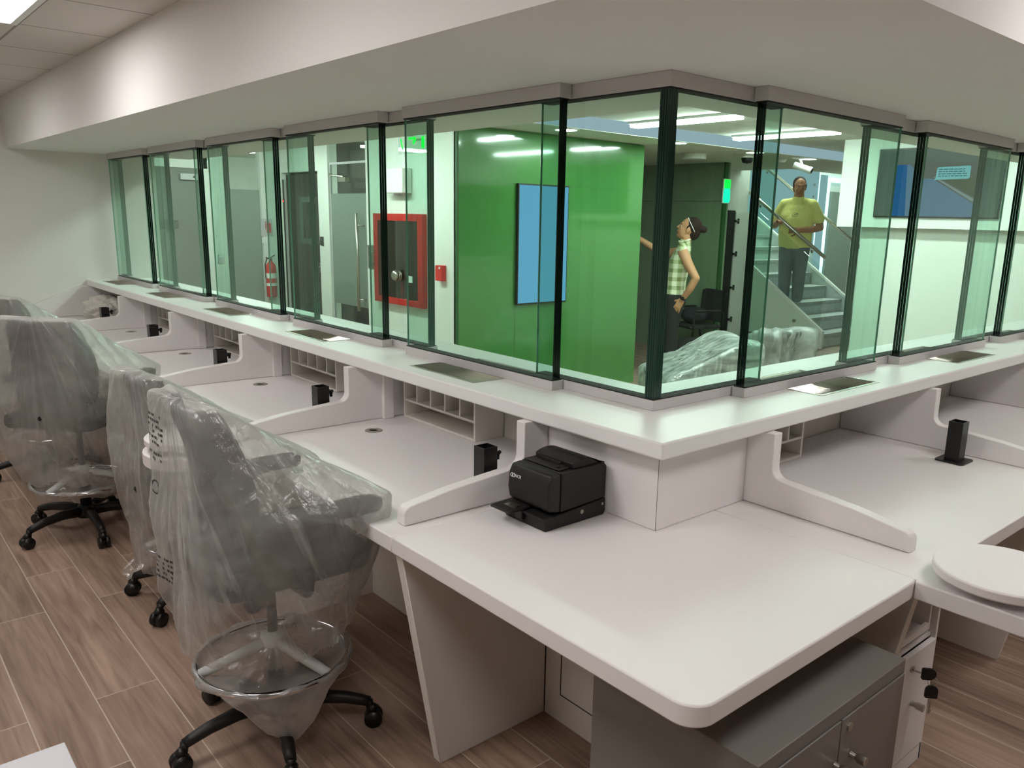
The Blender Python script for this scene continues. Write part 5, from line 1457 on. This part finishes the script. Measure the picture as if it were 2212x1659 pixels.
def hand(bm, wrist, direction, palm_n, thumb_side, curl=0.35, L=0.185, spread=0.10):
    """palm, four unequal bent fingers and a thumb leaving the side of the palm"""
    w = Vector(wrist); d = Vector(direction).normalized(); n = Vector(palm_n); n = (n - d * n.dot(d)).normalized()
    s = n.cross(d) * thumb_side
    k = L / 0.185
    for t in (-0.028, -0.010, 0.010, 0.028):
        limb(bm, [w + d * 0.005 + s * t * 0.75 * k, w + d * 0.088 * k + s * t * k], [0.016 * k, 0.0125 * k], 10)
    for t, l, sp in ((0.031, 0.070, 0.9), (0.010, 0.078, 0.3), (-0.011, 0.073, -0.3), (-0.031, 0.056, -0.9)):
        p = w + d * 0.088 * k + s * t * k
        dd = (d + s * sp * spread).normalized()
        pts = [p]; a = 0.1
        for seg_l in (0.45, 0.31, 0.24):
            a += curl
            pts.append(pts[-1] + (dd * math.cos(a) + n * math.sin(a)) * l * seg_l * k)
        limb(bm, pts, [0.0092 * k, 0.0088 * k, 0.0082 * k, 0.0072 * k], 10)
    p = w + d * 0.022 * k + s * 0.030 * k
    q = p + (d * 0.55 + s * 0.75 + n * 0.25).normalized() * 0.036 * k
    r = q + (d * 0.85 + s * 0.40 + n * 0.3).normalized() * 0.030 * k
    e = r + (d * 0.95 + s * 0.15 + n * 0.35).normalized() * 0.024 * k
    limb(bm, [p, q, r, e], [0.014 * k, 0.0115 * k, 0.0102 * k, 0.0082 * k], 10)

def shoe(bm, ankle, toe_dir, L=0.27):
    a = Vector(ankle); d = Vector(toe_dir).normalized(); s = Vector((0, 0, 1)).cross(d)
    base = a.copy(); base.z = a.z - 0.07
    limb(bm, [base - d * 0.05 + Vector((0, 0, 0.040)), base + d * 0.04 + Vector((0, 0, 0.042)), base + d * (L - 0.10) + Vector((0, 0, 0.034))], [0.036, 0.041, 0.031], 12)
    limb(bm, [base - d * 0.01 + Vector((0, 0, 0.05)), a + Vector((0, 0, 0.01))], [0.04, 0.042], 12)

# --- person with the bun, reaching up to the green wall
t1 = thing('person', 'person with hair bun, sleeveless plaid shirt and black trousers, one hand on the hip', 'person', (4.93, 3.98, 0), math.radians(128.5))
HM = Matrix.Translation((-0.105, 0, 1.520)) @ Matrix.Rotation(math.radians(-20), 4, 'Y')
bm = new()
head(bm, HM)
limb(bm, [(-0.07, 0, 1.30), (-0.085, 0, 1.36), (-0.10, 0, 1.44)], [0.062, 0.052, 0.054])
# trunk under the shirt
limb(bm, [(0, 0, 0.86), (-0.01, 0, 1.0), (-0.03, 0, 1.14), (-0.06, 0, 1.26)], [0.10, 0.095, 0.10, 0.085])
# left arm, hand on the hip
limb(bm, [(-0.07, 0.155, 1.285), (-0.13, 0.215, 1.17), (-0.215, 0.265, 1.035)], [0.056, 0.050, 0.041])
limb(bm, [(-0.215, 0.265, 1.035), (-0.165, 0.25, 0.93), (-0.085, 0.195, 0.80)], [0.041, 0.039, 0.027])
hand(bm, (-0.085, 0.195, 0.80), (0.45, -0.12, -0.88), (-0.1, -1, 0.1), 1, 0.12, spread=0.2)
# right arm, raised forward
limb(bm, [(-0.06, -0.155, 1.285), (0.07, -0.19, 1.265), (0.20, -0.20, 1.275)], [0.054, 0.048, 0.040])
limb(bm, [(0.20, -0.20, 1.275), (0.30, -0.18, 1.34), (0.42, -0.15, 1.415)], [0.040, 0.037, 0.027])
hand(bm, (0.42, -0.15, 1.415), (0.75, 0.1, 0.6), (0.3, 0, -0.9), 1, 0.3)
# legs
for s in (-1, 1):
    limb(bm, [(0.0, s * 0.085, 0.84), (0.015, s * 0.10, 0.45), (-0.01, s * 0.10, 0.08)], [0.08, 0.052, 0.038])
body = fused('body', bm, 'skin', t1, 0.0065, 3)
face_parts(body, HM)
bm = new(); n0 = 0
ball(bm, (-0.035, 0, 0.048), (0.096, 0.084, 0.094), 22, 16); ball(bm, (-0.075, 0, -0.005), (0.062, 0.070, 0.085), 18, 12)
ball(bm, (-0.148, 0, 0.055), (0.040, 0.038, 0.036), 14, 10); ball(bm, (-0.12, 0, 0.05), (0.03, 0.026, 0.026), 12, 8)
for s in (-1, 1): limb(bm, [(0.012, s * 0.074, 0.02), (0.010, s * 0.075, -0.012)], [0.011, 0.006], 8)
xf(bm, 0, HM); fused('hair', bm, 'hair', t1, 0.006, 3)
bm = new(); torus(bm, (0, 0, 0), 0.0905, 0.004, 44, 8); bm.transform(HM @ Matrix.Translation((-0.028, 0, 0.042)) @ Matrix.Rotation(math.radians(-42), 4, 'Y') @ Matrix.Scale(1.06, 4, (1, 0, 0)) @ Matrix.Scale(0.95, 4, (0, 1, 0))); obj('hair_band', bm, 'whiteink', t1, smooth=True)
bm = new()
limb(bm, [(0.005, 0, 0.83), (-0.005, 0, 0.98), (-0.025, 0, 1.12), (-0.055, 0, 1.24)], [0.125, 0.118, 0.122, 0.10])
for s in (-1, 1):
    limb(bm, [(0.0, s * 0.075, 0.815), (-0.01, s * 0.07, 1.0), (-0.04, s * 0.085, 1.17), (-0.062, s * 0.115, 1.285)], [0.10, 0.095, 0.098, 0.066])
    limb(bm, [(-0.065, s * 0.07, 1.335), (-0.065, s * 0.155, 1.30)], [0.05, 0.05])
limb(bm, [(-0.075, 0, 1.30), (-0.085, 0, 1.37)], [0.078, 0.066])
bx(bm, -0.125, 0.10, -0.13, 0.13, 0.79, 0.86)
sh1 = fused('plaid_shirt', bm, 'plaid', t1, 0.008, 4)
bm = new()
for s in (-1, 1): limb(bm, [(-0.02, s * 0.01, 1.395), (-0.03, s * 0.05, 1.38), (-0.085, s * 0.072, 1.40), (-0.13, s * 0.04, 1.415)], [0.012, 0.014, 0.014, 0.012], 8)
fused('collar', bm, 'plaid', sh1, 0.006, 2)
bm = new()
limb(bm, [(0, 0, 0.76), (0, 0, 0.86)], [0.128, 0.118])
for s in (-1, 1):
    limb(bm, [(0.0, s * 0.075, 0.80), (0.015, s * 0.098, 0.46), (0.0, s * 0.10, 0.08)], [0.112, 0.082, 0.068])
fused('trousers', bm, 'trouser', t1, 0.009, 4)
for s in (-1, 1):
    bm = new(); shoe(bm, (-0.01, s * 0.10, 0.072), (1, s * 0.12, 0)); fused('shoe', bm, 'blackpaint', t1, 0.006, 2)
bm = new(); d = Vector((0.5, -0.35, -0.8)).normalized(); tube(bm, [Vector((-0.098, 0.204, 0.822)) - d * 0.011, Vector((-0.098, 0.204, 0.822)) + d * 0.011], [0.034, 0.033], 18); ball(bm, (-0.095, 0.238, 0.825), (0.018, 0.007, 0.018), 14, 8); obj('wristwatch', bm, 'blackpaint', t1, smooth=True)

# --- person in yellow on the stairs
t2 = thing('person', 'person in a yellow T-shirt and grey jeans standing on the stairs behind the handrail', 'person', (8.25, 4.63, 0.5375), math.radians(-163))
HM = Matrix.Translation((0.015, 0, 1.545)) @ Matrix.Rotation(math.radians(24), 4, 'Z') @ Matrix.Rotation(math.radians(6), 4, 'Y') @ Matrix.Scale(1.06, 4)
bm = new()
head(bm, HM)
limb(bm, [(-0.01, 0, 1.33), (0, 0, 1.40), (0.01, 0, 1.46)], [0.082, 0.070, 0.068])
limb(bm, [(0.0, 0, 0.86), (0.03, 0, 1.0), (0.01, 0, 1.16), (-0.01, 0, 1.30)], [0.13, 0.145, 0.12, 0.085])
limb(bm, [(-0.01, 0.185, 1.315), (-0.02, 0.27, 1.16), (-0.01, 0.315, 1.025)], [0.066, 0.060, 0.049])
limb(bm, [(-0.01, 0.315, 1.025), (0.12, 0.24, 0.995), (0.215, 0.085, 0.985)], [0.049, 0.046, 0.032])
hand(bm, (0.215, 0.085, 0.985), (0.10, -1, -0.05), (-1, 0, -0.2), -1, 0.45)
limb(bm, [(-0.01, -0.185, 1.315), (-0.02, -0.265, 1.17), (0.0, -0.295, 1.04)], [0.066, 0.060, 0.049])
limb(bm, [(0.0, -0.295, 1.04), (0.12, -0.26, 1.05), (0.23, -0.19, 1.09)], [0.049, 0.046, 0.032])
hand(bm, (0.23, -0.19, 1.09), (0.8, 0.5, 0.25), (0, 0.3, -1), 1, 0.6)
for s in (-1, 1): limb(bm, [(0.0, s * 0.095, 0.84), (0.012, s * 0.10, 0.46), (-0.01, s * 0.095, 0.08)], [0.10, 0.064, 0.045])
body = fused('body', bm, 'skin2', t2, 0.007, 3)
face_parts(body, HM)
bm = new()
ball(bm, (-0.035, 0, 0.045), (0.098, 0.084, 0.094), 22, 16); ball(bm, (-0.075, 0, -0.01), (0.050, 0.072, 0.075), 18, 12)
for s in (-1, 1): limb(bm, [(0.018, s * 0.075, 0.03), (0.008, s * 0.077, -0.008)], [0.012, 0.006], 8)
xf(bm, 0, HM); fused('hair', bm, 'hair', t2, 0.006, 3)
bm = new()
limb(bm, [(0.005, 0, 0.80), (0.035, 0, 0.96), (0.03, 0, 1.08), (0.0, 0, 1.22)], [0.165, 0.178, 0.168, 0.13])
for s in (-1, 1):
    limb(bm, [(0.0, s * 0.085, 0.80), (0.03, s * 0.085, 0.97), (0.02, s * 0.10, 1.14), (-0.01, s * 0.125, 1.29)], [0.138, 0.145, 0.132, 0.085])
    limb(bm, [(-0.01, s * 0.09, 1.345), (-0.01, s * 0.185, 1.315), (-0.02, s * 0.262, 1.185), (-0.015, s * 0.285, 1.13)], [0.066, 0.082, 0.078, 0.079])
limb(bm, [(-0.01, 0, 1.30), (0.0, 0, 1.385)], [0.105, 0.083])
ts = fused('yellow_t_shirt', bm, 'yellow', t2, 0.009, 5)
bm = new(); torus(bm, (0, 0, 0), 0.040, 0.0035, 36, 6); limb(bm, [(-0.022, -0.008, 0), (0.022, 0.008, 0)], [0.005, 0.007], 8)
bm.transform(Matrix.Translation((0.183, 0.015, 1.185)) @ Matrix.Rotation(math.radians(-14), 4, 'Y') @ Matrix.Rotation(PI / 2, 4, 'Z') @ Matrix.Rotation(PI / 2, 4, 'X') @ Matrix.Rotation(0.25, 4, 'Z') @ Matrix.Scale(0.55, 4, (0, 1, 0)))
obj('shirt_print', bm, 'ink', ts, smooth=True)
bm = new()
limb(bm, [(0, 0, 0.74), (0.0, 0, 0.84)], [0.155, 0.15])
for s in (-1, 1): limb(bm, [(0.0, s * 0.085, 0.80), (0.012, s * 0.098, 0.46), (-0.005, s * 0.095, 0.07)], [0.132, 0.093, 0.076])
fused('jeans', bm, 'jean', t2, 0.010, 4)
for s in (-1, 1):
    bm = new(); shoe(bm, (-0.02, s * 0.095, 0.072), (1, s * 0.25, 0), 0.265); sh2 = fused('shoe', bm, 'shoe', t2, 0.006, 2)
    bm = new(); b0 = Vector((-0.02, s * 0.095, 0.0)); d = Vector((1, s * 0.25, 0)).normalized()
    tube(bm, [b0 - d * 0.075 + Vector((0, 0, 0.009)), b0 + d * 0.05 + Vector((0, 0, 0.009)), b0 + d * 0.19 + Vector((0, 0, 0.009))], [0.03, 0.046, 0.03], 16)
    for v in bm.verts: v.co.z = 0.0015 + max(0, min(0.018, v.co.z + 0.02)) * 0.9
    obj('sole', bm, 'shoesole', sh2)
for o in list(bpy.data.objects):
    if o.type == 'MESH' and o.parent is None and 'label' not in o and 'kind' not in o: print('UNLABELLED', o.name)
